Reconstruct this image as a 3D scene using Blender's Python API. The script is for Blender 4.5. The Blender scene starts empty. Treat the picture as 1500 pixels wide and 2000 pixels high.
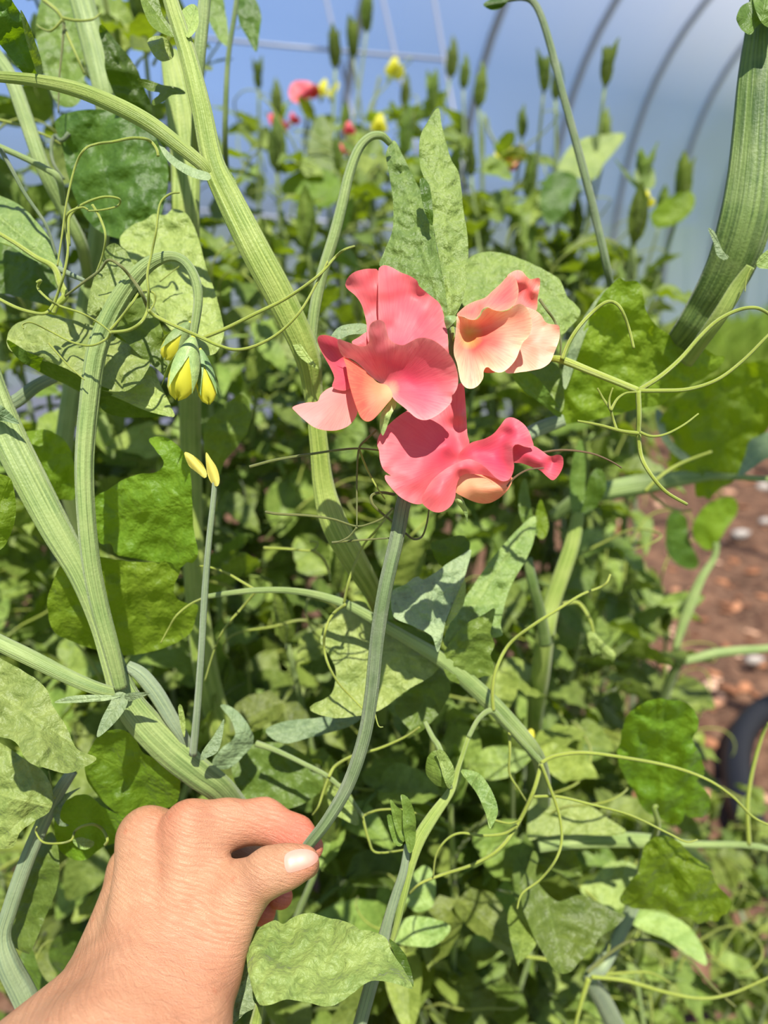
import bpy, bmesh, math, random
import numpy as np
from mathutils import Vector, Matrix, noise
from mathutils.geometry import delaunay_2d_cdt

# ------------------------------------------------------------------ camera, sky, sun, exposure
scene = bpy.context.scene
COL = scene.collection
F = 1450.0                                   # focal length in pixels of the 1500x2000 frame
CAM = Vector((0.0, 0.0, 1.30))
PITCH = math.radians(22)
RT = Vector((1, 0, 0))
UP = Vector((0, math.sin(PITCH), math.cos(PITCH)))
FW = Vector((0, math.cos(PITCH), -math.sin(PITCH)))

cd = bpy.data.cameras.new('camera')
cam = bpy.data.objects.new('camera', cd)
COL.objects.link(cam)
cam.location = CAM
cam.rotation_euler = (math.pi / 2 - PITCH, 0, 0)
cd.sensor_fit = 'VERTICAL'
cd.sensor_height = 36.0
cd.lens = 36.0 * F / 2000.0
cd.clip_start = 0.01
cd.dof.use_dof = True
cd.dof.focus_distance = 0.315
cd.dof.aperture_fstop = cd.lens / 4.4        # 4.4 mm entrance pupil, as on a phone
scene.camera = cam

def lin(r, g, b, a=1.0):
    f = lambda c: (c / 255) / 12.92 if c / 255 <= .04045 else ((c / 255 + .055) / 1.055) ** 2.4
    return (f(r), f(g), f(b), a)

world = bpy.data.worlds.new('sky')
scene.world = world
world.use_nodes = True
wn = world.node_tree
wn.nodes.clear()
w_out = wn.nodes.new('ShaderNodeOutputWorld')
w_bg = wn.nodes.new('ShaderNodeBackground')
w_tc = wn.nodes.new('ShaderNodeTexCoord')
w_sp = wn.nodes.new('ShaderNodeSeparateXYZ')
w_cr = wn.nodes.new('ShaderNodeValToRGB')
w_cr.color_ramp.elements[0].position = 0.0
w_cr.color_ramp.elements[0].color = lin(150, 182, 232)
w_cr.color_ramp.elements[1].position = 0.8
w_cr.color_ramp.elements[1].color = lin(96, 140, 218)
wn.links.new(w_tc.outputs['Generated'], w_sp.inputs[0])
wn.links.new(w_sp.outputs['Z'], w_cr.inputs[0])
wn.links.new(w_cr.outputs[0], w_bg.inputs[0])
w_bg.inputs[1].default_value = 1.0
wn.links.new(w_bg.outputs[0], w_out.inputs[0])

sd = bpy.data.lights.new('sun', 'SUN')
sun = bpy.data.objects.new('sun', sd)
COL.objects.link(sun)
sd.energy = 9.2
sd.angle = math.radians(0.6)
sd.color = (1.0, 0.94, 0.84)
SUN_DIR = Vector((-0.07, 0.40, -0.90)).normalized()     # direction the light travels
sun.rotation_euler = SUN_DIR.to_track_quat('-Z', 'Y').to_euler()
sun.location = (1, -2, 5)

vs = scene.view_settings
vs.view_transform = 'Standard'
vs.look = 'None'
vs.exposure = 0.2
vs.gamma = 1.0
vs.use_curve_mapping = False
scene.cycles.use_denoising = True
scene.cycles.max_bounces = 10
scene.cycles.transmission_bounces = 8
scene.cycles.transparent_max_bounces = 12

# ------------------------------------------------------------------ helpers
def P(x, y, d):
    """point seen at pixel (x, y) at depth d metres"""
    return CAM + RT * ((x - 750) * d / F) + UP * ((1000 - y) * d / F) + FW * d

def to_px(v):
    q = v - CAM
    d = q.dot(FW)
    return 750 + q.dot(RT) * F / d, 1000 - q.dot(UP) * F / d, d

def empty(name, loc, label, cat, group=None):
    o = bpy.data.objects.new(name, None)
    COL.objects.link(o)
    o.location = loc
    o.empty_display_size = .02
    o['label'] = label
    o['category'] = cat
    if group:
        o['group'] = group
    return o

def world_loc(o):
    v = o.location.copy()
    while o.parent:
        o = o.parent
    return v

def adopt(o, parent):
    if parent is not None:
        o.parent = parent
        o.matrix_parent_inverse = PINV[parent.name]

PINV = {}
def ident_inverse(o):
    """children carry world coordinates, whatever the parent's place"""
    m = Matrix.Translation(-o.location)
    if o.parent:
        m = Matrix.Identity(4)
    PINV[o.name] = m

def mesh_obj(name, verts, faces, mat, parent=None, smooth=True, uv=None, attrs=None, kind=None, label=None):
    me = bpy.data.meshes.new(name)
    me.from_pydata([tuple(v) for v in verts], [], faces)
    if smooth:
        me.polygons.foreach_set('use_smooth', [True] * len(me.polygons))
    if uv is not None:
        l = me.uv_layers.new(name='UVMap')
        idx = np.empty(len(me.loops), dtype=np.int32)
        me.loops.foreach_get('vertex_index', idx)
        l.data.foreach_set('uv', np.asarray(uv, dtype=np.float32)[idx].ravel())
    for k, a in (attrs or {}).items():
        t = me.attributes.new(k, 'FLOAT', 'POINT')
        t.data.foreach_set('value', np.asarray(a, dtype=np.float32))
    me.update()
    me.materials.append(mat)
    o = bpy.data.objects.new(name, me)
    COL.objects.link(o)
    if parent is not None:
        adopt(o, parent)
    PINV[o.name] = Matrix.Identity(4)
    if kind:
        o['kind'] = kind
    if label:
        o['label'] = label
    return o

def spline(pts, per=6, closed=False):
    """Catmull-Rom through the points (any dimension)"""
    p = np.array(pts, dtype=float)
    n = len(p)
    out = []
    rng = range(n if closed else n - 1)
    for i in rng:
        if closed:
            a, b, c, d = p[(i - 1) % n], p[i], p[(i + 1) % n], p[(i + 2) % n]
        else:
            a, b, c, d = p[max(i - 1, 0)], p[i], p[i + 1], p[min(i + 2, n - 1)]
        k = per if isinstance(per, int) else max(2, int(round(np.linalg.norm((c - b)[:2]) / per)))
        for j in range(k):
            t = j / k
            out.append(.5 * ((2 * b) + (c - a) * t + (2 * a - 5 * b + 4 * c - d) * t * t + (3 * b - a - 3 * c + d) * t ** 3))
    if not closed:
        out.append(p[-1])
    return np.array(out)

class Rbf:
    """thin plate surface through (x, y, value)"""
    def __init__(self, pts):
        p = np.array(pts, float)
        self.c = p[:, :2] / 100
        n = len(p)
        K = self.k(self.c, self.c) + np.eye(n) * 1e-6
        Q = np.c_[np.ones(n), self.c]
        A = np.zeros((n + 3, n + 3))
        A[:n, :n] = K; A[:n, n:] = Q; A[n:, :n] = Q.T
        A[n:, n:] += np.eye(3) * -1e-9
        b = np.zeros(n + 3); b[:n] = p[:, 2]
        self.w = np.linalg.lstsq(A, b, rcond=None)[0]
    @staticmethod
    def k(a, b):
        r2 = ((a[:, None, :] - b[None, :, :]) ** 2).sum(-1)
        return np.where(r2 > 1e-12, .5 * r2 * np.log(np.maximum(r2, 1e-12)), 0)
    def __call__(self, q):
        q = np.asarray(q, float) / 100
        n = len(self.c)
        return self.k(q, self.c) @ self.w[:n] + np.c_[np.ones(len(q)), q] @ self.w[n:]

def inside(poly, q):
    x, y = q[:, 0], q[:, 1]
    r = np.zeros(len(q), bool)
    j = len(poly) - 1
    for i in range(len(poly)):
        xi, yi = poly[i]; xj, yj = poly[j]
        if yi != yj:
            c = ((yi > y) != (yj > y)) & (x < (xj - xi) * (y - yi) / (yj - yi) + xi)
            r ^= c
        j = i
    return r

def seg_dist(poly, q):
    a = poly; b = np.roll(poly, -1, axis=0)
    ab = b - a
    L = (ab ** 2).sum(1) + 1e-9
    d = np.full(len(q), 1e9)
    for i in range(len(a)):
        t = np.clip(((q - a[i]) @ ab[i]) / L[i], 0, 1)
        d = np.minimum(d, np.hypot(*(q - a[i] - t[:, None] * ab[i]).T))
    return d

def fill(poly, step):
    """triangulate the polygon with an inner grid"""
    lo, hi = poly.min(0), poly.max(0)
    g = []
    yy = lo[1]; row = 0
    while yy < hi[1]:
        xs = np.arange(lo[0] + (step / 2 if row % 2 else 0), hi[0], step)
        g.append(np.c_[xs, np.full(len(xs), yy)])
        yy += step * .866; row += 1
    g = np.concatenate(g) if g else np.zeros((0, 2))
    if len(g):
        g = g[inside(poly, g)]
    if len(g):
        g = g[seg_dist(poly, g) > step * .55]
    allv = np.concatenate([poly, g]) if len(g) else poly
    n = len(poly)
    v, e, f, *_ = delaunay_2d_cdt([Vector(p) for p in allv], [(i, (i + 1) % n) for i in range(n)], [], 1, 1e-4)
    return np.array([tuple(p) for p in v]), [tuple(t) for t in f]

def fbm(x, y, z=0.0):
    return noise.noise(Vector((x, y, z)))

SEED = [0]
def sheet_data(pts, D, ctrl=(), step=8, T=None, tilt=(0, 0), cup=0, base=None, tip=None, pucker=0, pscale=14, ripple=0, rscale=16,
               scallop=0, wavy=0):
    """outline in pixels (dz in mm as optional third value) -> vertices in the place, faces, uv, attributes"""
    SEED[0] += 1
    sd_ = SEED[0] * 7.31
    if T:
        ox, oy, s = T
        cv = lambda p: (ox + p[0] / s, oy + p[1] / s) + tuple(p[2:])
        pts = [cv(p) for p in pts]; ctrl = [cv(p) for p in ctrl]
        base = cv(base) if base else None; tip = cv(tip) if tip else None
    poly = spline([p[:2] for p in pts], per=float(step), closed=True)
    if scallop:
        c0 = poly.mean(0); acc = 0
        for i in range(len(poly)):
            acc += np.linalg.norm(poly[i] - poly[i - 1])
            r = poly[i] - c0
            poly[i] += r / (np.linalg.norm(r) + 1e-6) * scallop * (fbm(acc / 17, sd_) + .6 * fbm(acc / 7, sd_ + 5))
    v2, faces = fill(poly, step)
    con = [p for p in list(pts) + list(ctrl) if len(p) > 2]
    if len(con) >= 4:
        dz = Rbf(con)(v2)
        lo, hi = min(c[2] for c in con), max(c[2] for c in con)
        dz = np.clip(dz, lo - 4, hi + 4)
    else:
        dz = np.zeros(len(v2))
    c = v2.mean(0)
    edge = seg_dist(poly, v2)
    size = max(edge.max(), 1e-3)
    b = np.array(base[:2]) if base else v2[np.argmax(v2[:, 1])]
    t = np.array(tip[:2]) if tip else v2[np.argmax(((v2 - b) ** 2).sum(1))]
    ax = (t - b); L = np.linalg.norm(ax) + 1e-6; ax = ax / L; pr = np.array([-ax[1], ax[0]])
    s_ = (v2 - b) @ ax / L
    t_ = (v2 - b) @ pr / L
    dz = dz + tilt[0] * (v2[:, 0] - c[0]) / 100 - tilt[1] * (v2[:, 1] - c[1]) / 100
    if cup:
        dz = dz - cup * np.abs(t_) ** 1.3 * 3
    if pucker or ripple or wavy:
        for i, (x, y) in enumerate(v2):
            if wavy:
                dz[i] += wavy * (fbm(x / 62, y / 62, sd_ + 9) + .45 * fbm(x / 27, y / 27, sd_ + 11))
            e = min(edge[i] / 14, 1)
            if pucker:
                q = (s_[i] - .55 * abs(t_[i])) * L / pscale
                dz[i] += pucker * e * (.8 * fbm(q, t_[i] * L / (pscale * 1.8), sd_) + .5 * fbm(x / 9, y / 9, sd_) - .5 * math.exp(-(t_[i] * L / 5) ** 2))
            if ripple:
                k = math.exp(-edge[i] / 22)
                dz[i] += ripple * k * fbm(x / rscale, y / rscale, sd_ + 3)
    verts = [P(x, y, D + z / 1000) for (x, y), z in zip(v2, dz)]
    # faces wound towards the camera
    out = []
    for f in faces:
        a, b_, c_ = (v2[i] for i in f[:3])
        cr = (b_[0] - a[0]) * (c_[1] - a[1]) - (b_[1] - a[1]) * (c_[0] - a[0])
        out.append(tuple(f) if cr < 0 else tuple(reversed(f)))
    dist = np.hypot(*(v2 - b).T) / L
    return verts, out, np.c_[s_, t_], np.clip(edge / 45, 0, 1), np.clip(dist, 0, 1.3)

def sheet(name, mat, parent, subs, D, **kw):
    """one thin curved piece (leaf, petal); subs may hold several outlines that belong to it"""
    if not isinstance(subs[0], dict):
        subs = [dict(pts=subs)]
    V, Fc, U, E, B = [], [], [], [], []
    for s in subs:
        a = dict(kw); a.update(s)
        dd = a.pop('D', D)
        v, f, u, e, b = sheet_data(D=dd, **a)
        o = len(V)
        V += v; Fc += [tuple(i + o for i in q) for q in f]
        U.append(u); E.append(e); B.append(b)
    return mesh_obj(name, V, Fc, mat, parent, uv=np.concatenate(U), attrs={'edge': np.concatenate(E), 'dist': np.concatenate(B)})

def tube_data(path, radii, n=8, flat=1.0, ribs=0, rib=.07, wide=None, caps=True):
    """tube along world points; flat < 1 squeezes it along the view, ribs run lengthwise"""
    p = [Vector(q) for q in path]
    V, Fc, U = [], [], []
    m = len(p)
    acc = 0
    prev = None
    for i in range(m):
        t = (p[min(i + 1, m - 1)] - p[max(i - 1, 0)])
        if t.length < 1e-9:
            t = Vector((0, 0, 1))
        t.normalize()
        if wide is not None:
            a = wide if not callable(wide) else wide(p[i])
        else:
            a = prev if prev is not None else (Vector((1, 0, 0)) if abs(t.x) < .9 else Vector((0, 1, 0)))
        a = a - t * a.dot(t)
        if a.length < 1e-6:
            a = t.orthogonal()
        a.normalize()
        prev = a
        b = t.cross(a)
        if i:
            acc += (p[i] - p[i - 1]).length
        for k in range(n):
            th = 2 * math.pi * k / n
            r = radii[i] * (1 + (rib * math.cos(ribs * th) if ribs else 0))
            V.append(p[i] + a * (r * math.cos(th)) + b * (r * flat * math.sin(th)))
            U.append((k / n, acc * 30))
    for i in range(m - 1):
        for k in range(n):
            k2 = (k + 1) % n
            Fc.append((i * n + k, i * n + k2, (i + 1) * n + k2, (i + 1) * n + k))
    if caps:
        Fc.append(tuple(reversed(range(n))))
        Fc.append(tuple(range((m - 1) * n, m * n)))
    return V, Fc, U

def view_side(pt, tan):
    return tan.cross((pt - CAM).normalized())

def stem(name, mat, parent, pts, flat=.6, ribs=7, n=21, per=7, rib=.06, extra=(), caps=True, label=None):
    """pts: (x, y, depth, width in px); extra: world points (Vector, radius) carried on after the last"""
    q = spline(pts, per)
    path = [P(a, b, d) for a, b, d, w in q]
    rad = [w * .5 * d / F for a, b, d, w in q]
    if extra:
        w0 = [tuple(path[-2]) + (rad[-2],), tuple(path[-1]) + (rad[-1],)] + [tuple(v) + (r,) for v, r in extra]
        e = spline(w0, 8)[9:]
        path += [Vector(r[:3]) for r in e]; rad += [r[3] for r in e]
    m = len(path)
    # the broad side of the flat stem faces the camera
    V, Fc, U = [], [], []
    acc = 0
    for i in range(m):
        t = (path[min(i + 1, m - 1)] - path[max(i - 1, 0)])
        t.normalize()
        a = t.cross((path[i] - CAM).normalized())
        if a.length < 1e-6:
            a = t.orthogonal()
        a.normalize()
        b = t.cross(a)
        if i:
            acc += (path[i] - path[i - 1]).length
        for k in range(n):
            th = 2 * math.pi * k / n
            r = rad[i] * (1 + (rib * math.cos(ribs * th + .6) if ribs else 0))
            V.append(path[i] + a * (r * math.cos(th)) + b * (r * flat * math.sin(th)))
            U.append((k / n, acc * 30))
    for i in range(m - 1):
        for k in range(n):
            k2 = (k + 1) % n
            Fc.append((i * n + k, (i + 1) * n + k, (i + 1) * n + k2, i * n + k2))
    if caps:
        Fc.append(tuple(range(n))); Fc.append(tuple(reversed(range((m - 1) * n, m * n))))
    return mesh_obj(name, V, Fc, mat, parent, uv=U, label=label)

def tendril(parent, pts, D, w=5, mat=None, name='tendril', wave=4):
    """thin tendril: pts (x, y[, dz mm])"""
    SEED[0] += 1
    s0 = SEED[0] * 3.7
    m = len(pts)
    full = []
    for i, p in enumerate(pts):
        dz = p[2] if len(p) > 2 else wave * fbm(i * .9, s0) * 2
        full.append((p[0], p[1], D + dz / 1000, w * (1 - .45 * i / max(m - 1, 1))))
    return stem(name, mat or M['tendril'], parent, full, flat=1, ribs=0, n=6, per=6)
# ------------------------------------------------------------------ materials
M = {}
class NT:
    def __init__(self, name):
        self.m = bpy.data.materials.new(name)
        self.m.use_nodes = True
        self.t = self.m.node_tree
        self.t.nodes.clear()
        self.out = self.t.nodes.new('ShaderNodeOutputMaterial')
    def n(self, kind, **kw):
        o = self.t.nodes.new('ShaderNode' + kind)
        for k, v in kw.items():
            setattr(o, k, v)
        return o
    def l(self, a, b):
        self.t.links.new(a, b)
    def val(self, sock, v):
        if hasattr(v, 'links') or isinstance(v, bpy.types.NodeSocket):
            self.l(v, sock)
        else:
            sock.default_value = v
    def math(self, op, a, b=None, c=None, clamp=False):
        o = self.n('Math', operation=op, use_clamp=clamp)
        self.val(o.inputs[0], a)
        if b is not None: self.val(o.inputs[1], b)
        if c is not None: self.val(o.inputs[2], c)
        return o.outputs[0]
    def mix(self, f, a, b, mode='MIX'):
        o = self.n('Mix', data_type='RGBA', blend_type=mode)
        self.val(o.inputs['Factor'], f)
        self.val(o.inputs[6], a); self.val(o.inputs[7], b)
        return o.outputs[2]
    def ramp(self, f, stops):
        o = self.n('ValToRGB')
        e = o.color_ramp.elements
        while len(e) < len(stops):
            e.new(.5)
        for el, (p, c) in zip(e, stops):
            el.position = p
            el.color = c if isinstance(c, tuple) else (c, c, c, 1)
        self.l(f, o.inputs[0])
        return o.outputs[0]
    def noise(self, vec, scale, detail=3, rough=.55, dist=0):
        o = self.n('TexNoise')
        o.inputs['Scale'].default_value = scale
        o.inputs['Detail'].default_value = detail
        o.inputs['Roughness'].default_value = rough
        o.inputs['Distortion'].default_value = dist
        self.l(vec, o.inputs['Vector'])
        return o.outputs['Fac']
    def bump(self, h, strength, dist):
        o = self.n('Bump')
        o.inputs['Strength'].default_value = strength
        o.inputs['Distance'].default_value = dist
        self.l(h, o.inputs['Height'])
        return o.outputs[0]
    def principled(self, color, rough=.5, spec=.4, normal=None, sheen=0, sss=0, sss_r=None):
        o = self.n('BsdfPrincipled')
        self.val(o.inputs['Base Color'], color)
        self.val(o.inputs['Roughness'], rough)
        o.inputs['Specular IOR Level'].default_value = spec
        if normal is not None: self.l(normal, o.inputs['Normal'])
        if sheen:
            o.inputs['Sheen Weight'].default_value = sheen
            o.inputs['Sheen Roughness'].default_value = .4
        if sss:
            o.inputs['Subsurface Weight'].default_value = sss
            o.inputs['Subsurface Radius'].default_value = sss_r
            o.inputs['Subsurface Scale'].default_value = .004
        return o.outputs[0]
    def thin(self, surf, color, w, normal=None):
        """light that comes through a thin leaf or petal"""
        tr = self.n('BsdfTranslucent')
        self.val(tr.inputs[0], color)
        if normal is not None: self.l(normal, tr.inputs['Normal'])
        mx = self.n('MixShader')
        self.val(mx.inputs[0], w)
        self.l(surf, mx.inputs[1]); self.l(tr.outputs[0], mx.inputs[2])
        return mx.outputs[0]
    def done(self, s):
        self.l(s, self.out.inputs[0])
        M[self.m.name] = self.m
        return self.m

def leaf_mat(name, dark, light, through, w=.38, rough=.46, vein=.16, spec=.3, bump=.5, var=.25):
    k = NT(name)
    tc = k.n('TexCoord'); uv = k.n('UVMap'); uv.uv_map = 'UVMap'
    sp = k.n('SeparateXYZ'); k.l(uv.outputs[0], sp.inputs[0])
    s, t = sp.outputs[0], sp.outputs[1]
    at = k.math('ABSOLUTE', t)
    ob = tc.outputs['Object']
    big = k.noise(ob, 60, 3)
    fine = k.noise(ob, 420, 4, .6)
    mid = k.ramp(at, [(0, 1.0), (.022, 0.0)])
    ph = k.math('SUBTRACT', s, k.math('MULTIPLY', at, .75))
    wob = k.math('ADD', k.math('MULTIPLY', ph, 34.0), k.math('MULTIPLY', big, 7.0))
    side = k.math('POWER', k.math('MULTIPLY_ADD', k.math('SINE', wob), .5, .5), 10.0)
    veins = k.math('MAXIMUM', mid, k.math('MULTIPLY', side, .5))
    rnd = k.n('ObjectInfo').outputs['Random']
    f = k.math('ADD', k.math('MULTIPLY', k.ramp(big, [(.32, 0.0), (.68, 1.0)]), .6), k.math('MULTIPLY', k.ramp(fine, [(.35, 0.0), (.7, 1.0)]), .4))
    c = k.mix(f, dark, light)
    vl = k.math('MULTIPLY_ADD', rnd, var * 2, 1 - var)
    hs = k.n('HueSaturation')
    k.l(c, hs.inputs['Color'])
    k.l(vl, hs.inputs['Value'])
    k.l(k.math('MULTIPLY_ADD', k.math('FRACT', k.math('MULTIPLY', rnd, 7.3)), .03, .495), hs.inputs['Hue'])
    c = hs.outputs[0]
    c = k.mix(k.math('MULTIPLY', veins, vein), c, tuple(min(1, x * 1.6) for x in light[:3]) + (1,))
    h = k.math('ADD', k.math('MULTIPLY', big, .8), k.math('MULTIPLY', k.noise(ob, 190, 3), .6))
    h = k.math('ADD', h, k.math('MULTIPLY', fine, .18))
    h = k.math('SUBTRACT', h, k.math('MULTIPLY', veins, .08))
    nb = k.bump(h, bump, .0045)
    sf = k.principled(c, rough, spec, nb, sheen=.08)
    tr = k.mix(k.math('MULTIPLY', big, .5), through, tuple(x * .55 for x in through[:3]) + (1,))
    return k.done(k.thin(sf, tr, w, nb))

leaf_mat('leaf_green', lin(74, 94, 32), lin(110, 128, 54), lin(150, 174, 16), w=.30)
leaf_mat('leaf_pale', lin(108, 127, 62), lin(148, 161, 86), lin(156, 174, 36), w=.24, bump=.8)
leaf_mat('leaf_mid', lin(84, 104, 48), lin(122, 138, 68), lin(150, 172, 24), w=.24, bump=.9)
leaf_mat('leaf_bright', lin(86, 112, 20), lin(124, 147, 40), lin(172, 198, 12), w=.46, bump=.7)
leaf_mat('leaf_dark', lin(52, 74, 20), lin(86, 108, 38), lin(130, 164, 6), w=.34)
leaf_mat('leaf_glaucous', lin(98, 116, 82), lin(136, 150, 104), lin(134, 158, 48), w=.2, bump=.9, rough=.5)
leaf_mat('leaf_row', lin(72, 90, 28), lin(136, 150, 70), lin(156, 182, 24), w=.32, bump=.5, var=.38)
leaf_mat('sepal', lin(110, 136, 82), lin(150, 168, 100), lin(150, 174, 56), w=.2, vein=.1, bump=.3)

def stem_mat(name, a, b, stripe, rough=.5):
    k = NT(name)
    uv = k.n('UVMap'); uv.uv_map = 'UVMap'
    sp = k.n('SeparateXYZ'); k.l(uv.outputs[0], sp.inputs[0])
    tc = k.n('TexCoord')
    co = k.n('CombineXYZ')
    k.l(k.math('MULTIPLY', sp.outputs[0], 44.0), co.inputs[0])
    k.l(k.math('MULTIPLY', sp.outputs[1], .5), co.inputs[1])
    st = k.noise(co.outputs[0], 1.0, 2)
    big = k.noise(tc.outputs['Object'], 70, 3)
    fine = k.noise(tc.outputs['Object'], 700, 3)
    c = k.mix(k.ramp(st, [(.38, 0.0), (.62, 1.0)]), a, b)
    c = k.mix(k.math('MULTIPLY', k.ramp(big, [(.4, 0.0), (.7, 1.0)]), .45), c, stripe)
    h = k.math('ADD', k.math('MULTIPLY', st, .8), k.math('MULTIPLY', fine, .3))
    nb = k.bump(h, .6, .0016)
    sf = k.principled(c, rough, .35, nb, sheen=.15)
    return k.done(k.thin(sf, b, .12, nb))
stem_mat('stem', lin(100, 122, 64), lin(138, 156, 90), lin(148, 160, 98))
stem_mat('stem_fresh', lin(106, 128, 48), lin(144, 160, 76), lin(156, 166, 90))
stem_mat('stem_grey', lin(102, 120, 92), lin(138, 152, 110), lin(142, 154, 122))
stem_mat('stem_dark', lin(72, 90, 54), lin(112, 130, 84), lin(140, 146, 118))
stem_mat('stem_green_deep', lin(62, 86, 34), lin(104, 126, 60), lin(130, 144, 86))
stem_mat('tendril', lin(130, 148, 48), lin(164, 174, 74), lin(150, 156, 60), rough=.4)
stem_mat('tendril_dark', lin(84, 96, 44), lin(124, 130, 64), lin(120, 110, 60), rough=.45)
stem_mat('tendril_brown', lin(92, 66, 44), lin(128, 100, 62), lin(110, 90, 50), rough=.5)

def petal_mat(name, core, body, rim, throat=None, through=None, w=.3, rimw=.75, t0=.16, body_pos=.5):
    """core near the throat, body, pale rim; fine veins fan out from the throat"""
    k = NT(name)
    tc = k.n('TexCoord')
    e = k.n('Attribute', attribute_name='edge').outputs['Fac']
    d = k.n('Attribute', attribute_name='dist').outputs['Fac']
    uv = k.n('UVMap'); uv.uv_map = 'UVMap'
    sp = k.n('SeparateXYZ'); k.l(uv.outputs[0], sp.inputs[0])
    ang = k.math('ARCTAN2', sp.outputs[1], sp.outputs[0])
    co = k.n('CombineXYZ')
    k.l(k.math('MULTIPLY', ang, 26.0), co.inputs[0]); k.l(k.math('MULTIPLY', d, 3.0), co.inputs[1])
    ve = k.noise(co.outputs[0], 1.0, 5, .65, .5)
    big = k.noise(tc.outputs['Object'], 75, 2)
    dd = k.math('ADD', d, k.math('MULTIPLY_ADD', big, .3, -.15))
    stops = [(t0, core), (body_pos, body), (1.0, body)]
    if throat:
        stops = [(0.0, throat), (t0, core), (body_pos, body)]
    c = k.ramp(dd, stops)
    f = k.ramp(e, [(0, 1.0), (.07, .72), (.35, .35), (1.0, 0.0)])
    c = k.mix(k.math('MULTIPLY', f, rimw), c, rim)
    c = k.mix(k.math('MULTIPLY', k.ramp(ve, [(.46, 0.0), (.66, 1.0)]), .34), c, core)
    h = k.math('ADD', k.math('MULTIPLY', ve, .6), k.math('MULTIPLY', big, .5))
    nb = k.bump(h, .22, .0012)
    sf = k.principled(c, .5, .28, nb, sheen=.12)
    return k.done(k.thin(sf, through or c, w, nb))
petal_mat('petal_pink', lin(194, 44, 76), lin(216, 88, 104), lin(238, 160, 152), throat=lin(240, 180, 120), w=.30, body_pos=.7)
petal_mat('petal_rose', lin(212, 66, 86), lin(218, 92, 100), lin(230, 132, 128), w=.32, rimw=.6)
petal_mat('petal_coral', lin(236, 150, 108), lin(230, 92, 78), lin(234, 112, 88), throat=lin(240, 204, 150), w=.36, rimw=.4, t0=.3, body_pos=.8)
petal_mat('petal_deep', lin(200, 38, 76), lin(208, 58, 88), lin(234, 130, 124), w=.34, rimw=.55)
petal_mat('petal_pale', lin(206, 104, 102), lin(212, 128, 118), lin(224, 142, 134), w=.25, rimw=.4)
petal_mat('petal_peach', lin(226, 76, 72), lin(232, 140, 118), lin(242, 206, 162), throat=lin(214, 164, 44), w=.30, rimw=.9, t0=.26, body_pos=.6)
petal_mat('petal_peach_pink', lin(210, 58, 72), lin(222, 84, 92), lin(240, 172, 130), w=.3, rimw=.6)
petal_mat('petal_cream', lin(222, 118, 100), lin(226, 152, 130), lin(238, 196, 160), w=.28, rimw=.7)
petal_mat('petal_keel', lin(236, 184, 136), lin(230, 150, 112), lin(228, 116, 92), w=.34, rimw=.6)
petal_mat('petal_yellow', lin(214, 210, 58), lin(220, 214, 66), lin(230, 226, 100), w=.4)
petal_mat('bud_yellow', lin(206, 190, 84), lin(214, 194, 80), lin(186, 178, 90), w=.25)

# skin
k = NT('skin')
tc = k.n('TexCoord')
ob = tc.outputs['Object']
big = k.noise(ob, 45, 3)
med = k.noise(ob, 160, 3)
vo = k.n('TexVoronoi'); vo.inputs['Scale'].default_value = 95; k.l(ob, vo.inputs['Vector'])
sel = k.n('SeparateColor'); k.l(vo.outputs['Color'], sel.inputs[0])
spot = k.math('MULTIPLY', k.ramp(vo.outputs['Distance'], [(.08, 1.0), (.19, 0.0)]), k.ramp(sel.outputs[0], [(.80, 0.0), (.84, 1.0)]))
red = k.n('Attribute', attribute_name='redness').outputs['Fac']
c = k.mix(k.ramp(big, [(.3, 0.0), (.7, 1.0)]), lin(164, 122, 90), lin(180, 140, 106))
c = k.mix(k.math('MULTIPLY', med, .35), c, lin(176, 116, 84))
c = k.mix(red, c, lin(196, 98, 78))
c = k.mix(k.math('MULTIPLY', spot, .38), c, lin(176, 96, 66))
uv = k.n('UVMap'); uv.uv_map = 'UVMap'
mp = k.n('Mapping'); k.l(uv.outputs[0], mp.inputs[0])
mp.inputs['Scale'].default_value = (.16, .85, 1)
li = k.noise(mp.outputs[0], 1.0, 5, .7, 1.2)
pores = k.noise(ob, 1500, 2)
h = k.math('ADD', k.math('MULTIPLY', li, .8), k.math('MULTIPLY', pores, .3))
nb = k.bump(h, .8, .0014)
k.done(k.principled(c, .46, .42, nb, sss=.14, sss_r=(1.0, .35, .2)))
k = NT('nail')
k.done(k.principled(lin(200, 142, 124), .42, .4, None, sss=.2, sss_r=(1, .4, .3)))

# tunnel, ground
k = NT('film')
lw = k.n('LayerWeight'); lw.inputs[0].default_value = .5
tc = k.n('TexCoord')
dirt = k.noise(tc.outputs['Object'], 1.3, 4)
haze = k.math('MULTIPLY_ADD', k.math('POWER', lw.outputs['Facing'], 1.5), 2.0, .03, clamp=True)
haze = k.math('MULTIPLY', haze, k.math('MULTIPLY_ADD', dirt, .35, .82), clamp=True)
sz = k.n('SeparateXYZ'); k.l(tc.outputs['Object'], sz.inputs[0])
low = k.ramp(k.math('MULTIPLY', sz.outputs[2], .5), [(.65, .92), (1.0, 0.0)])     # dust and condensation low on the film
haze = k.math('MAXIMUM', haze, low)
tp = k.n('BsdfTransparent'); tp.inputs[0].default_value = (.97, .98, 1, 1)
df = k.n('BsdfDiffuse'); df.inputs[0].default_value = lin(196, 198, 206)
tl = k.n('BsdfTranslucent'); tl.inputs[0].default_value = lin(196, 198, 206)
m1 = k.n('MixShader'); m1.inputs[0].default_value = .6
k.l(df.outputs[0], m1.inputs[1]); k.l(tl.outputs[0], m1.inputs[2])
m2 = k.n('MixShader'); k.l(haze, m2.inputs[0]); k.l(tp.outputs[0], m2.inputs[1]); k.l(m1.outputs[0], m2.inputs[2])
k.done(m2.outputs[0])
k = NT('steel')
k.done(k.principled(lin(138, 142, 152), .45, .5))
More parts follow.
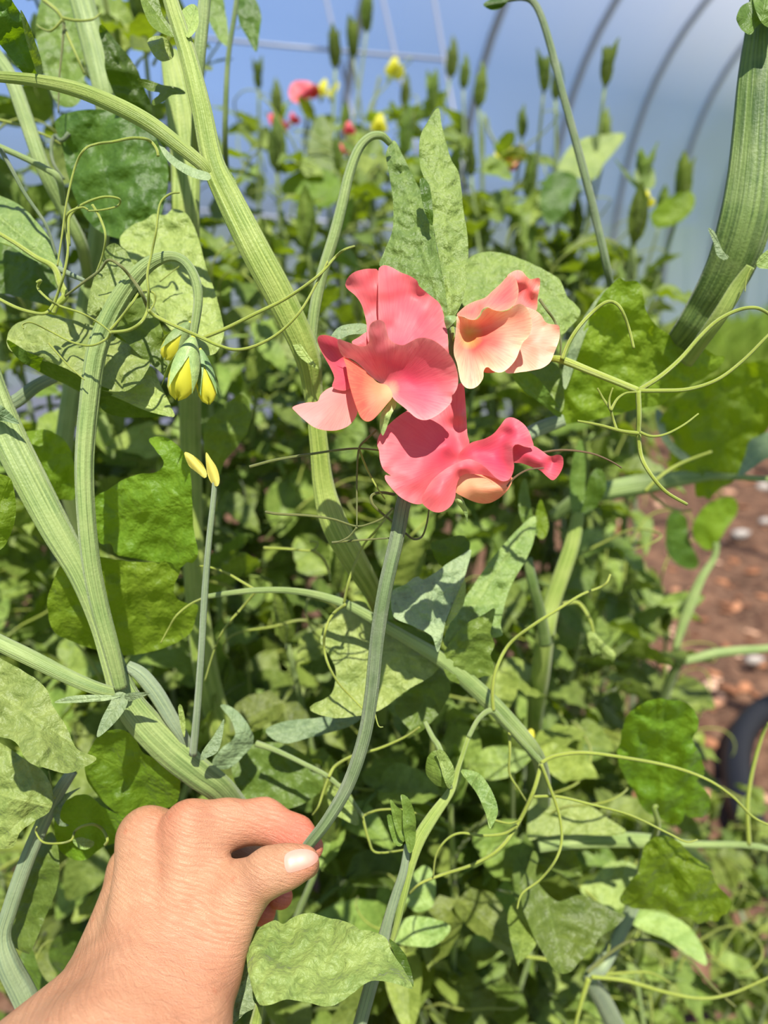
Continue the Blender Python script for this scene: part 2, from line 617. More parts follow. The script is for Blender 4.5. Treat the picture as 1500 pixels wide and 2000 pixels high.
k = NT('wire')
k.done(k.principled(lin(120, 124, 136), .4, .5))
k = NT('soil')
tc = k.n('TexCoord')
a = k.noise(tc.outputs['Object'], 9, 6, .65)
b = k.noise(tc.outputs['Object'], 45, 5, .7)
c = k.ramp(a, [(.3, lin(38, 26, 20)), (.5, lin(80, 57, 44)), (.72, lin(122, 90, 68))])
c = k.mix(k.ramp(b, [(.45, 0.0), (.7, .7)]), c, lin(132, 104, 82))
k.done(k.principled(c, .95, .1, k.bump(b, .8, .01)))
k = NT('bark')
tc = k.n('TexCoord')
rnd = k.n('ObjectInfo').outputs['Random']
c = k.ramp(rnd, [(0, lin(96, 62, 44)), (.5, lin(170, 118, 84)), (1, lin(214, 178, 148))])
c = k.mix(k.math('MULTIPLY', k.noise(tc.outputs['Object'], 60, 4), .4), c, lin(90, 60, 45))
k.done(k.principled(c, .9, .1))
k = NT('pebble')
k.done(k.principled(lin(160, 152, 142), .8, .2))
k = NT('dark_shape')
k.done(k.principled(lin(22, 22, 24), .5, .3))
k = NT('grass')
tc = k.n('TexCoord')
c = k.mix(k.noise(tc.outputs['Object'], 6, 3), lin(92, 124, 44), lin(168, 186, 84))
k.done(k.thin(k.principled(c, .6, .2), lin(170, 200, 60), .4))
k = NT('hair')
k.done(k.thin(k.principled(lin(196, 206, 176), .6, .3), lin(190, 200, 160), .4))
# ------------------------------------------------------------------ the tunnel and the ground
AX = Vector((math.sin(math.radians(45.1)), math.cos(math.radians(45.1)), 0))
LT = Vector((-AX.y, AX.x, 0))
TC = LT * -.59
def arch(t, s, k=1.0):
    u = 4.311 * k * (1 if math.cos(t) >= 0 else -1) * abs(math.cos(t)) ** .775
    h = 3.794 * k * abs(math.sin(t)) ** .5
    return TC + LT * u + AX * s + Vector((0, 0, h))

def arch_sheet(name, t0, t1):
    V, Fc = [], []
    nt, S = 28, [-8 + 1.45 * i for i in range(25)]
    for s in S:
        for i in range(nt + 1):
            V.append(arch(t0 + (t1 - t0) * i / nt, s, 1.006))
    for a in range(len(S) - 1):
        for i in range(nt):
            q = a * (nt + 1) + i
            Fc.append((q, q + 1, q + nt + 2, q + nt + 1))
    o = mesh_obj(name, V, Fc, M['film'])
    o['kind'] = 'structure'
    PINV[o.name] = Matrix.Identity(4)
    return o
wall_left = arch_sheet('wall_left', 0, math.pi / 2)
wall_left['label'] = 'clear plastic film of the tunnel greenhouse on curved steel hoops'
wall_right = arch_sheet('wall_right', math.pi / 2, math.pi)
for i in range(22):
    s = 3.282 - 8 * 1.138 + 1.138 * i
    pts = [arch(math.pi * j / 48, s, .998) for j in range(49)]
    V, Fc, U = tube_data(pts, [.026] * 49, n=8, wide=AX)
    mesh_obj('hoop', V, Fc, M['steel'], wall_left, uv=U)

# soil: gently uneven, finer near the row
V, Fc = [], []
N = 150
for j in range(N + 1):
    for i in range(N + 1):
        x = -3 + 9 * i / N; y = -1 + 9 * j / N
        z = .03 * fbm(x * 2.3, y * 2.3) + .02 * fbm(x * 9, y * 9) - .035
        V.append((x, y, z))
for j in range(N):
    for i in range(N):
        q = j * (N + 1) + i
        Fc.append((q, q + 1, q + N + 2, q + N + 1))
o = mesh_obj('floor', V, Fc, M['soil']); o['kind'] = 'structure'
o['label'] = 'brown bare soil strewn with bark'
V = [(-60, -40, -.09), (80, -40, -.09), (80, 90, -.09), (-60, 90, -.09)]
o = mesh_obj('ground_outer', V, [(0, 1, 2, 3)], M['grass']); o['kind'] = 'structure'

rnd = random.Random(5)
# bark chips and pebbles on the soil to the right
def chip_mesh(seed, flat):
    r = random.Random(seed)
    bm = bmesh.new()
    bmesh.ops.create_icosphere(bm, subdivisions=1, radius=1)
    for v in bm.verts:
        v.co = Vector((v.co.x * 1.0, v.co.y * .55, v.co.z * flat)) * (1 + r.uniform(-.22, .22))
    me = bpy.data.meshes.new('chip')
    bm.to_mesh(me); bm.free()
    return me
CH = [chip_mesh(i, .25) for i in range(5)]
PB = [chip_mesh(20 + i, .7) for i in range(3)]
for me in CH: me.materials.append(M['bark'])
for me in PB:
    me.materials.append(M['pebble'])
    me.polygons.foreach_set('use_smooth', [True] * len(me.polygons))
def ground_depth(x, y):
    dn = (y - 1000) / F * UP.z - FW.z
    return 1.3 / dn
n_c = 0
while n_c < 170:
    x, y = rnd.uniform(1180, 1500), rnd.uniform(820, 1560)
    d = ground_depth(x, y)
    if d > 5.5: continue
    p = P(x, y, d)
    o = bpy.data.objects.new('bark_chip', rnd.choice(CH))
    COL.objects.link(o)
    p.z = .03 * fbm(p.x * 2.3, p.y * 2.3) + .02 * fbm(p.x * 9, p.y * 9) - .028
    o.location = p
    s = rnd.uniform(.012, .038)
    o.scale = (s, s, s)
    o.rotation_euler = (rnd.uniform(-.3, .3), rnd.uniform(-.3, .3), rnd.uniform(0, 6.3))
    o['label'] = 'small brown bark chip lying on the bare soil at the right'
    o['category'] = 'bark chip'; o['group'] = 'bark chips on the soil'
    n_c += 1
for x, y, s, lab in ((1492, 948, .045, 'pale pebble at the right edge, level with the lower pink flower'), (1448, 1040, .04, 'whitish pebble on the soil beside the green bud shoot'),
                     (1496, 1015, .03, 'small white pebble at the right edge of the bare soil'), (1475, 1285, .03, 'tan pebble on the dark soil at the right edge')):
    p = P(x, y, ground_depth(x, y)); p.z = -.01
    o = bpy.data.objects.new('pebble', PB[int(x) % 3]); COL.objects.link(o)
    o.location = p; o.scale = (s, s, s)
    o['label'] = lab; o['category'] = 'pebble'
# black tube added as stand-in for an unidentified dark shape at the right
q = [P(1560, 1370, ground_depth(1560, 1370)), P(1490, 1395, ground_depth(1490, 1395)), P(1445, 1450, ground_depth(1445, 1450)), P(1440, 1540, ground_depth(1440, 1540)), P(1475, 1640, ground_depth(1475, 1640)), P(1560, 1720, ground_depth(1560, 1720))]
q = [Vector(v) for v in spline([tuple(v) for v in q], 8)]
for v in q: v.z = .012
V, Fc, U = tube_data(q, [.036] * len(q), n=12)
o = mesh_obj('dark_shape', V, Fc, M['dark_shape'], uv=U)
o['label'] = 'black curved tube standing in for an unidentified dark shape at the right edge'; o['category'] = 'dark_shape'

# grass along the foot of the film
V, Fc = [], []
for i in range(5200):
    s = rnd.uniform(3, 22); off = rnd.gauss(3.3, .5)
    b = TC + LT * min(off, 3.5) + AX * s
    h = rnd.uniform(.10, .42); a = rnd.uniform(0, 6.3); w = rnd.uniform(.008, .02)
    dx, dy = math.cos(a) * w, math.sin(a) * w
    lean = Vector((rnd.gauss(0, .35) * h, rnd.gauss(0, .35) * h, 0))
    n0 = len(V)
    V += [b + Vector((-dx, -dy, -.05)), b + Vector((dx, dy, -.05)), b + lean * .4 + Vector((dx * .7, dy * .7, h * .6)), b + lean + Vector((0, 0, h))]
    Fc += [(n0, n0 + 1, n0 + 2), (n0, n0 + 2, n0 + 3)]
o = mesh_obj('grass', V, Fc, M['grass'], kind='stuff')
o['label'] = 'yellow-green grass along the foot of the plastic film'; o['category'] = 'grass'

# wire trellis panel behind the row
tp = P(690, 330, 2.0)
trellis = empty('trellis_panel', (tp.x, tp.y, 0), 'thin grey wire trellis panel against the blue sky', 'trellis')
ident_inverse(trellis)
for xt, xb in ((637, 712), (748, 822), (853, 905)):
    a = P(xt - 22, -100, 2.0); b = P(xb, 330, 2.0); c = P(xb + (xb - xt) * 2.4, 1000, 2.0); g = Vector((c.x, c.y, 0))
    V, Fc, U = tube_data([a, b, c, g], [.0045] * 4, n=8)
    mesh_obj('wire', V, Fc, M['wire'], trellis, uv=U)
for y0, y1, x0, x1 in ((58, 117, 230, 872), (400, 455, 260, 930), (760, 810, 300, 990)):
    V, Fc, U = tube_data([P(x0, y0, 2.0), P((x0 + x1) / 2, (y0 + y1) / 2 + 2, 1.99), P(x1, y1, 2.0)], [.0045] * 3, n=8)
    mesh_obj('wire', V, Fc, M['steel'], trellis, uv=U)
# ------------------------------------------------------------------ the hand: one continuous surface from a distance field
def cs(x, y, d, r):
    """pixel, depth in mm, radius in px -> camera space metres"""
    d = d / 1000
    return np.array([(x - 750) * d / F, (1000 - y) * d / F, d]), r * d / F

def cone(Q, A, B):
    (a, ra), (b, rb) = cs(*A), cs(*B)
    ab = b - a
    t = np.clip(((Q - a) @ ab) / (ab @ ab), 0, 1)
    return np.sqrt((((Q - a) - t[..., None] * ab) ** 2).sum(-1)) - (ra + (rb - ra) * t)

def smin(a, b, k):
    h = np.maximum(k - np.abs(a - b), 0) / k
    return np.minimum(a, b) - h * h * k * .25

def chain(Q, pts, k=.004):
    r = None
    for a, b in zip(pts[:-1], pts[1:]):
        c = cone(Q, a, b)
        r = c if r is None else smin(r, c, k)
    return r

I_MCP = (372, 1622, 338, 54); M_MCP = (288, 1637, 347, 54); R_MCP = (262, 1700, 361, 46); P_MCP = (243, 1765, 362, 40)
T_MCP = (468, 1742, 322, 52)
PALM = [(I_MCP, (345, 1900, 310, 82)), (M_MCP, (272, 1915, 308, 82)), (R_MCP, (205, 1935, 312, 76)), (P_MCP, (200, 1930, 320, 74)),
        ((395, 1900, 308, 72), T_MCP), ((385, 1660, 337, 50), (420, 1725, 326, 40)), ((400, 1760, 338, 60), (330, 1850, 330, 80)),
        ((300, 1925, 304, 118), (190, 2150, 262, 185)), ((200, 1945, 306, 84), (30, 2150, 262, 140)), ((388, 1915, 303, 70), (330, 2120, 262, 120)),
        ((190, 2150, 262, 185), (0, 2420, 225, 230))]
THUMB = [T_MCP, (527, 1702, 317, 43), (562, 1692, 316, 38), (592, 1683, 316, 31)]
INDEX = [I_MCP, (440, 1611, 345, 46), (514, 1603, 351, 40), (578, 1632, 346, 35), (606, 1655, 337, 26)]
MIDDLE = [M_MCP, (455, 1645, 388, 42), (520, 1712, 368, 34), (548, 1751, 346, 24)]
RING = [R_MCP, (370, 1720, 400, 38), (460, 1776, 372, 30), (514, 1781, 347, 25)]
LITTLE = [P_MCP, (330, 1790, 388, 32), (420, 1815, 368, 26), (468, 1808, 350, 22)]

def hand_sdf(Q):
    palm = None
    for a, b in PALM:
        c = cone(Q, a, b)
        palm = c if palm is None else smin(palm, c, .008)
    # tendons and knuckles on the back
    for a, b, r in (((366, 1600, 330, 14), (350, 1780, 312, 4), .004), ((285, 1618, 339, 14), (285, 1780, 314, 4), .004)):
        palm = smin(palm, cone(Q, a, b), .009)
    res = palm
    for ch, k in ((THUMB, .005), (INDEX, .0045), (MIDDLE, .006), (RING, .006), (LITTLE, .005)):
        f = chain(Q, ch)
        if ch is THUMB:
            # flat nail side and a soft pad
            f = smin(f, cone(Q, (560, 1700, 322, 32), (600, 1690, 322, 24)), .004)
        res = np.minimum(res, smin(palm, f, k))
    # crease where the thumb folds against the hand, knuckle folds
    def groove(res, A, B, depth):
        g = cone(Q, A, B)
        return np.maximum(res, np.minimum(-g + depth, res + depth) if False else res) + depth * np.exp(-np.maximum(g, 0) ** 2 / (2 * .0013 ** 2))
    res = groove(res, (452, 1700, 312, 1), (447, 1728, 305, 1), .0016)
    res = groove(res, (425, 1640, 318, 1), (452, 1700, 310, 1), .0011)
    res = groove(res, (412, 1665, 312, 1), (447, 1712, 306, 1), .0007)
    res = groove(res, (438, 1622, 330, 1), (456, 1655, 326, 1), .0008)
    res = groove(res, (470, 1722, 302, 1), (492, 1750, 300, 1), .0005)
    res = groove(res, (543, 1668, 304, 1), (556, 1720, 306, 1), .0003)
    return res

def surface_nets(sdf, lo, hi, h):
    n = [int((b - a) / h) + 1 for a, b in zip(lo, hi)]
    xs = [lo[i] + h * np.arange(n[i]) for i in range(3)]
    D = np.empty(n, np.float32)
    for i in range(0, n[0], 16):
        X, Y, Z = np.meshgrid(xs[0][i:i + 16], xs[1], xs[2], indexing='ij')
        D[i:i + 16] = sdf(np.stack([X, Y, Z], -1))
    sgn = D < 0
    c = [D[a:n[0] - 1 + a, b:n[1] - 1 + b, e:n[2] - 1 + e] for a in (0, 1) for b in (0, 1) for e in (0, 1)]
    s = sum((q < 0).astype(np.int8) for q in c)
    act = (s > 0) & (s < 8)
    idx = -np.ones(act.shape, np.int64)
    cells = np.argwhere(act)
    idx[act] = np.arange(len(cells))
    acc = np.zeros((len(cells), 3)); cnt = np.zeros(len(cells))
    corner = np.array([(a, b, e) for a in (0, 1) for b in (0, 1) for e in (0, 1)])
    val = np.stack([q[act] for q in c], 1)
    for i in range(8):
        for j in range(i + 1, 8):
            if abs(corner[i] - corner[j]).sum() == 1:
                a, b = val[:, i], val[:, j]
                m = (a < 0) != (b < 0)
                t = np.where(m, a / np.where(a - b == 0, 1, a - b), 0)
                acc += np.where(m[:, None], corner[i] + t[:, None] * (corner[j] - corner[i]), 0); cnt += m
    V = (cells + acc / cnt[:, None]) * h + np.array(lo)
    Fc = []
    for ax in range(3):
        o1, o2 = [(1, 2), (2, 0), (0, 1)][ax]
        A = np.take(sgn, range(n[ax] - 1), ax); B = np.take(sgn, range(1, n[ax]), ax)
        for p in np.argwhere(A != B):
            if p[o1] < 1 or p[o2] < 1 or p[o1] >= n[o1] - 1 or p[o2] >= n[o2] - 1: continue
            q = []
            for d1, d2 in ((1, 1), (0, 1), (0, 0), (1, 0)):
                r = p.copy(); r[o1] -= d1; r[o2] -= d2
                q.append(int(idx[tuple(r)]))
            if min(q) < 0: continue
            Fc.append(tuple(q) if sgn[tuple(p)] else tuple(reversed(q)))
    return V, Fc

person = empty('person', P(190, 2150, .262), 'bare light-skinned right hand and forearm pinching the cut flower stem', 'person')
ident_inverse(person)
HV, HF = surface_nets(hand_sdf, (-.215, -.255, .185), (-.018, -.118, .425), .00135)
to_w = lambda q: CAM + RT * float(q[0]) + UP * float(q[1]) + FW * float(q[2])
# redder skin over the finger ends and knuckles
def near(q, A, s):
    a, _ = cs(*A)
    return np.exp(-((q - a) ** 2).sum(-1) / (2 * s * s))
red = .6 * near(HV, (600, 1650, 337, 0), .009) + .8 * near(HV, (545, 1752, 346, 0), .012) + .8 * near(HV, (514, 1781, 347, 0), .010) + .35 * near(HV, (590, 1620, 345, 0), .010) \
    + .3 * near(HV, (515, 1590, 345, 0), .012) + .3 * near(HV, (600, 1690, 312, 0), .006) + .3 * near(HV, (340, 1580, 335, 0), .014) + .25 * near(HV, (330, 2000, 290, 0), .03)
ALO = np.array([.30, .93, .2]); ALO /= np.linalg.norm(ALO); ACR = np.array([.95, -.30, 0])
mesh_obj('hand', [to_w(q) for q in HV], HF, M['skin'], person, uv=np.c_[(HV @ ACR) * 1000, (HV @ ALO) * 1000], attrs={'redness': np.clip(red, 0, .85)})

def skin_depth(x, y, d0=.25, d1=.42):
    ray = np.array([(x - 750) / F, (1000 - y) / F, 1.0])
    d = np.full(1, d0)
    for _ in range(60):
        v = float(hand_sdf((ray * d[0])[None, :])[0])
        if v < .00005: break
        d[0] += v * .8
    return float(d[0])
poly = spline([(556, 1672), (566, 1663), (585, 1658), (605, 1660), (619, 1668), (622, 1678), (612, 1689), (595, 1697), (575, 1703), (562, 1704), (556, 1692)], 4.0, True)
v2, fc = fill(poly, 4)
ed = seg_dist(poly, v2)
nv = [P(x, y, skin_depth(x, y) - .0001 - .0006 * min(e / 8, 1)) for (x, y), e in zip(v2, ed)]
fw = []
for f in fc:
    a, b, c_ = (v2[i] for i in f[:3])
    fw.append(tuple(f) if (b[0] - a[0]) * (c_[1] - a[1]) - (b[1] - a[1]) * (c_[0] - a[0]) < 0 else tuple(reversed(f)))
mesh_obj('thumbnail', nv, fw, M['nail'], person, label='pale pink thumbnail')

# ------------------------------------------------------------------ the held spray
spray = empty('sweet_pea_spray', P(603, 1648, .327), 'coral pink sweet pea spray of three blooms on the stem held between finger and thumb', 'flower')
ident_inverse(spray)
stem('flower_stem', M['stem_dark'], spray, [(885, 640, .322, 12), (880, 720, .330, 16), (850, 830, .334, 20), (812, 920, .330, 24), (790, 975, .322, 27), (775, 1050, .318, 27), (752, 1150, .318, 27), (736, 1250, .320, 26),
      (726, 1350, .321, 25), (711, 1440, .323, 25), (681, 1530, .325, 24), (641, 1600, .326, 22), (604, 1648, .327, 20), (588, 1668, .328, 17)], flat=.8, ribs=6, n=24, rib=.09, per=8)
ZA = (560, 500, 4.412); ZB = (720, 680, 3.846); ZC = (860, 510, 6.0)
D0 = .300
def flower_base(path):
    q = [(a, b, d, w) for a, b, d, w in path]
    return stem('flower', M['stem_fresh'], spray, q, flat=.9, ribs=5, n=15, per=6)

# bloom on the left, facing the camera
f1 = flower_base([(868, 690, .325, 8), (840, 720, .322, 9), (800, 750, .316, 12), (770, 780, .306, 15)])
sheet('standard_petal', M['petal_rose'], f1, [
    dict(pts=[(505, 250, 11), (525, 190, 9), (580, 140, 10), (660, 115, 13), (730, 110, 15), (790, 130, 18), (815, 300, 18), (815, 540, 17), (800, 700, 14), (720, 760, 12), (692, 700, 12), (690, 600, 14), (670, 500, 16), (640, 410, 15), (590, 340, 13), (530, 290, 12)],
         ctrl=[(640, 250, 14), (720, 400, 17)], base=(880, 900), tip=(660, 115)),
    dict(pts=[(788, 140, 11), (805, 95, 12), (840, 80, 14), (900, 95, 16), (980, 140, 17), (1060, 170, 17), (1125, 215, 15), (1138, 255, 16), (1200, 310, 17), (1260, 358, 18), (1310, 400, 20), (1340, 460, 20), (1365, 560, 18), (1385, 660, 16),
              (1392, 780, 13), (1380, 880, 12), (1200, 920, 9), (950, 920, 7), (830, 850, 8), (800, 700, 9), (790, 540, 10), (788, 350, 11)],
         ctrl=[(860, 300, 13), (880, 600, 12), (1000, 500, 14), (1150, 500, 16), (1100, 260, 17), (1270, 600, 17), (1180, 330, 18)], base=(900, 950), tip=(1000, 140)),
    dict(pts=[(560, 745, 16), (620, 700, 16), (700, 655, 16), (720, 740, 15), (650, 800, 15)], ctrl=[(640, 740, 14)], base=(880, 900), tip=(570, 740))],
    D0, T=ZA, step=4.5, wavy=2.6)
sheet('wing_petal', M['petal_pink'], f1, [
    dict(pts=[(440, 718, -2), (500, 733, -2), (570, 757, -2), (640, 780, -2), (690, 768, -3), (710, 725, -6), (706, 640, -9), (727, 580, -11), (790, 550, -12), (842, 572, -11), (862, 640, -9), (880, 705, -7), (930, 750, -6), (1000, 768, -6), (1060, 742, -7),
              (1130, 708, -9), (1210, 708, -10), (1300, 748, -10), (1390, 830, -9), (1450, 930, -7), (1477, 1040, -5), (1470, 1130, -4), (1440, 1188, -4), (1422, 1203, -3), (1418, 1260, -3), (1340, 1340, -5), (1250, 1398, -7), (1180, 1414, -8),
              (1110, 1390, -8), (1030, 1320, -6), (980, 1280, -4), (935, 1245, -2), (910, 1212, 0), (880, 1140, 5), (840, 1112, 7), (740, 1050, 7), (640, 950, 6), (560, 890, 5), (490, 868, 4), (450, 800, 1)],
         ctrl=[(780, 700, -8), (790, 850, -3), (800, 980, 3), (900, 900, 0), (980, 1000, 3), (1150, 850, -4), (1150, 980, 0), (1250, 1100, 1), (1100, 1150, 2), (1150, 1280, -3), (1300, 900, -4), (620, 850, 2), (680, 870, 2)], base=(890, 1150), tip=(1400, 900))],
    D0, T=ZA, step=4.5, ripple=.5)
sheet('wing_petal', M['petal_coral'], f1, [
    dict(pts=[(490, 872, 4), (540, 888, 5), (620, 938, 6), (700, 1010, 6), (780, 1088, 6), (860, 1110, 5), (900, 1160, 2), (910, 1214, -1), (860, 1280, -3), (800, 1350, -6), (740, 1410, -8), (690, 1425, -9), (640, 1392, -9), (600, 1300, -8), (560, 1180, -6), (530, 1060, -3), (512, 950, 1)],
         ctrl=[(600, 1050, 0), (680, 1150, 0), (760, 1180, 0), (690, 1300, -4), (800, 1240, -1)], base=(900, 1150), tip=(690, 1425))],
    D0, T=ZA, step=4.5)
sheet('wing_petal', M['petal_deep'], f1, [
    dict(pts=[(263, 722, -1), (283, 686, -3), (330, 680, -4), (390, 695, -3), (442, 720, 0), (500, 800, 5), (530, 880, 8), (560, 980, 8), (580, 1100, 7), (500, 1160, 7), (395, 1130, 6), (410, 1050, 6), (380, 970, 5), (330, 880, 3), (288, 800, 1)],
         ctrl=[(330, 760, 3), (420, 900, 7), (470, 1000, 7), (390, 760, 4)], base=(560, 1050), tip=(270, 700))],
    D0, T=ZA, step=4.5)
sheet('standard_petal', M['petal_pale'], f1, [
    dict(pts=[(48, 1306, 0), (100, 1280, 2), (180, 1262, 3), (265, 1253, 4), (290, 1200, 6), (340, 1152, 8), (400, 1123, 9), (470, 1095, 10), (560, 1060, 11), (600, 1180, 9), (612, 1330, 6), (580, 1412, 4), (520, 1470, 2), (430, 1502, 0), (330, 1502, -2), (230, 1472, -3), (140, 1402, -2), (80, 1345, -1)],
         ctrl=[(300, 1330, 0), (430, 1280, 4), (260, 1400, -2), (160, 1330, 0), (500, 1200, 8)], base=(600, 1100), tip=(50, 1305))],
    D0, T=ZA, step=4.5)
sheet('sepal', M['sepal'], f1, [
    dict(pts=[(800, 1460, 4), (815, 1360, 4), (870, 1280, 4), (915, 1222, 3), (948, 1282, 2), (905, 1360, 2), (872, 1450, 2), (850, 1510, 2), (827, 1548, 3), (808, 1510, 4)], ctrl=[(860, 1370, 0)], base=(920, 1230), tip=(827, 1545))], D0, T=ZA, step=4)

# peach bloom behind on the right
f2 = flower_base([(884, 640, .322, 8), (886, 660, .32, 9), (890, 664, .326, 10), (894, 660, .328, 9)])
D2 = .306
sheet('standard_petal', M['petal_peach_pink'], f2, [
    dict(pts=[(200, 615, 4), (280, 538, 6), (380, 480, 8), (520, 430, 10), (600, 360, 11), (700, 270, 12), (790, 180, 13), (850, 185, 10), (890, 220, 6), (917, 330, 3), (907, 420, 2), (870, 505, 1), (800, 562, 1), (700, 585, 1), (620, 572, 0), (550, 540, -1), (490, 570, 0), (455, 640, 0), (400, 686, 0), (340, 684, 0), (270, 655, 1), (205, 640, 3)],
         ctrl=[(350, 580, 3), (600, 480, 6), (750, 400, 6), (820, 300, 6), (450, 560, 4)], base=(300, 800), tip=(850, 180)),
    dict(pts=[(780, 190, 12), (840, 128, 12), (900, 106, 12), (960, 120, 12), (1010, 178, 12), (1060, 212, 13), (1158, 198, 10), (1168, 280, 11), (1142, 430, 12), (1122, 580, 13), (1000, 600, 13), (870, 560, 13), (820, 350, 14)],
         ctrl=[(930, 250, 11), (1000, 330, 15), (1080, 350, 11), (950, 450, 15), (1060, 480, 14)], base=(850, 650), tip=(1100, 200))],
    D2, T=ZC, step=3.4)
sheet('wing_petal', M['petal_peach'], f2, [
    dict(pts=[(200, 640, 3), (300, 672, 4), (400, 690, 3), (458, 655, 2), (500, 582, 1), (560, 548, 0), (640, 575, 2), (720, 590, 3), (800, 572, 2), (870, 522, -1), (930, 500, -3), (992, 530, -4), (1042, 600, -5), (1072, 700, -6), (1066, 800, -6), (1030, 890, -5), (970, 950, -4), (930, 1040, -4), (890, 1140, -5),
              (830, 1222, -7), (750, 1290, -8), (680, 1306, -8), (610, 1282, -7), (565, 1245, -4), (530, 1250, -3), (508, 1290, -4), (502, 1370, -5), (450, 1450, -5), (380, 1492, -6), (300, 1482, -6), (240, 1410, -5), (215, 1300, -4), (195, 1200, -3), (162, 1100, -3), (158, 1000, -3), (178, 850, -2), (190, 720, 1)],
         ctrl=[(240, 820, 8), (300, 900, 10), (400, 800, 12), (480, 830, 12), (600, 760, 9), (750, 720, 6), (900, 700, 1), (380, 960, 6), (500, 980, 2), (650, 960, 0), (800, 900, 0), (650, 1130, -4), (420, 1150, 1), (460, 1250, -2), (330, 1250, -1), (260, 1050, 4), (340, 1400, -4)], base=(330, 850), tip=(1060, 800))],
    D2, T=ZC, step=3.2)
sheet('standard_petal', M['petal_cream'], f2, [
    dict(pts=[(980, 545, 8), (1100, 572, 9), (1180, 630, 9), (1230, 710, 9), (1290, 738, 8), (1385, 752, 4), (1400, 830, 4), (1390, 930, 4), (1340, 1060, 3), (1290, 1180, 2), (1200, 1250, 1), (1100, 1276, 1), (950, 1300, 2), (770, 1306, 3), (760, 1150, 6), (850, 900, 8), (950, 700, 8)],
         ctrl=[(1100, 700, 9), (1200, 780, 10), (1080, 850, 7), (1250, 950, 5), (1050, 1050, 5), (1150, 1150, 2), (950, 1180, 5)], base=(750, 900), tip=(1390, 900))],
    D2, T=ZC, step=3.6, ripple=.4, wavy=2.5)
sheet('keel_petal', M['petal_coral'], f2, [dict(pts=[(480, 1250, 2), (560, 1230, 2), (640, 1290, 2), (620, 1308, 2), (520, 1305, 2)], ctrl=[(560, 1270, 1)], base=(560, 1230))], D2, T=ZC, step=4)
sheet('sepal', M['sepal'], f2, [dict(pts=[(50, 650, 8), (170, 640, 8), (190, 680, 7), (90, 790, 8), (60, 760, 9)], ctrl=[(110, 690, 6)], base=(180, 640), tip=(70, 780))], D2, T=ZC, step=4)

# lower bloom, turned to the right
f3 = flower_base([(838, 860, .335, 8), (850, 880, .33, 10), (880, 900, .322, 13), (895, 910, .314, 14)])
D3 = .301
sheet('standard_petal', M['petal_rose'], f3, [
    dict(pts=[(63, 720, 6), (80, 655, 8), (130, 595, 11), (200, 530, 14), (280, 475, 17), (400, 420, 19), (540, 390, 19), (610, 350, 20), (680, 265, 21), (716, 290, 19), (727, 400, 17), (737, 550, 15), (742, 650, 13), (757, 712, 12), (740, 790, 12), (700, 880, 12), (640, 960, 10),
              (540, 1050, 8), (470, 1120, 6), (400, 1168, 3), (330, 1166, 2), (240, 1120, 1), (170, 1050, 1), (124, 985, 3), (128, 952, 4), (168, 960, 3), (112, 912, 3), (85, 840, 4), (78, 770, 5)],
         ctrl=[(250, 650, 8), (200, 850, 4), (350, 780, 6), (480, 700, 10), (560, 560, 16), (640, 830, 12), (600, 720, 9), (670, 700, 14), (690, 500, 13), (640, 600, 17), (350, 980, 2), (450, 900, 5)], base=(660, 840), tip=(120, 800))],
    D3, T=ZB, step=4.5, ripple=.5, wavy=2.2)
sheet('wing_petal', M['petal_deep'], f3, [
    dict(pts=[(665, 830, 8), (700, 768, 6), (770, 710, 4), (870, 680, 3), (940, 640, 3), (990, 580, 3), (1030, 530, 3), (1080, 521, 2), (1140, 550, 1), (1190, 600, 0), (1225, 680, -1), (1237, 742, -1), (1180, 742, -2), (1120, 722, -4), (1085, 742, -6), (1084, 820, -7), (1092, 900, -8), (1062, 980, -8), (1010, 1000, -8), (950, 975, -6), (880, 930, -3), (800, 870, 1), (735, 842, 5)],
         ctrl=[(850, 780, 5), (950, 750, 5), (1030, 640, 4), (1080, 600, 0), (1140, 650, -1), (960, 850, 3), (1030, 880, -2), (1040, 760, 0), (1000, 940, -5)], base=(680, 840), tip=(1180, 640)),
    dict(pts=[(1080, 742, 3), (1120, 720, 2), (1190, 745, 2), (1240, 735, 2), (1300, 770, 2), (1360, 810, 1), (1420, 800, -1), (1456, 815, -2), (1462, 880, -2), (1430, 950, -1), (1385, 992, 0), (1340, 965, 1), (1290, 920, 2), (1220, 890, 3), (1150, 865, 3), (1080, 850, 3)],
         ctrl=[(1200, 800, 0), (1300, 850, -1), (1380, 850, 3), (1400, 900, 1)], base=(1080, 800), tip=(1440, 900))],
    D3, T=ZB, step=4.5)
sheet('wing_petal', M['petal_rose'], f3, [
    dict(pts=[(398, 1150, -2), (420, 1080, -3), (480, 990, -3), (560, 920, -3), (650, 868, -3), (740, 834, -2), (800, 846, -3), (870, 890, -5), (950, 968, -8), (1000, 1000, -9), (900, 962, -4), (800, 946, -2), (720, 946, -1), (680, 980, -1), (657, 1050, -1), (650, 1120, -2), (620, 1182, -4), (560, 1226, -6), (500, 1232, -6), (440, 1202, -4)],
         ctrl=[(560, 1000, -7), (520, 1100, -8), (700, 900, -5), (600, 1080, -5)], base=(760, 880), tip=(480, 1200))],
    D3, T=ZB, step=4.2)
sheet('keel_petal', M['petal_keel'], f3, [
    dict(pts=[(648, 1060, 3), (680, 980, 3), (730, 940, 3), (820, 930, 2), (900, 945, 0), (1000, 985, -3), (1078, 970, -4), (1062, 1040, -4), (1000, 1112, -2), (920, 1160, 0), (850, 1167, 0), (780, 1150, 1), (700, 1112, 2), (655, 1085, 3)],
         ctrl=[(800, 1040, -4), (900, 1060, -6), (980, 1050, -6), (740, 1020, 0)], base=(680, 1050), tip=(1060, 1000))],
    D3, T=ZB, step=4.5)
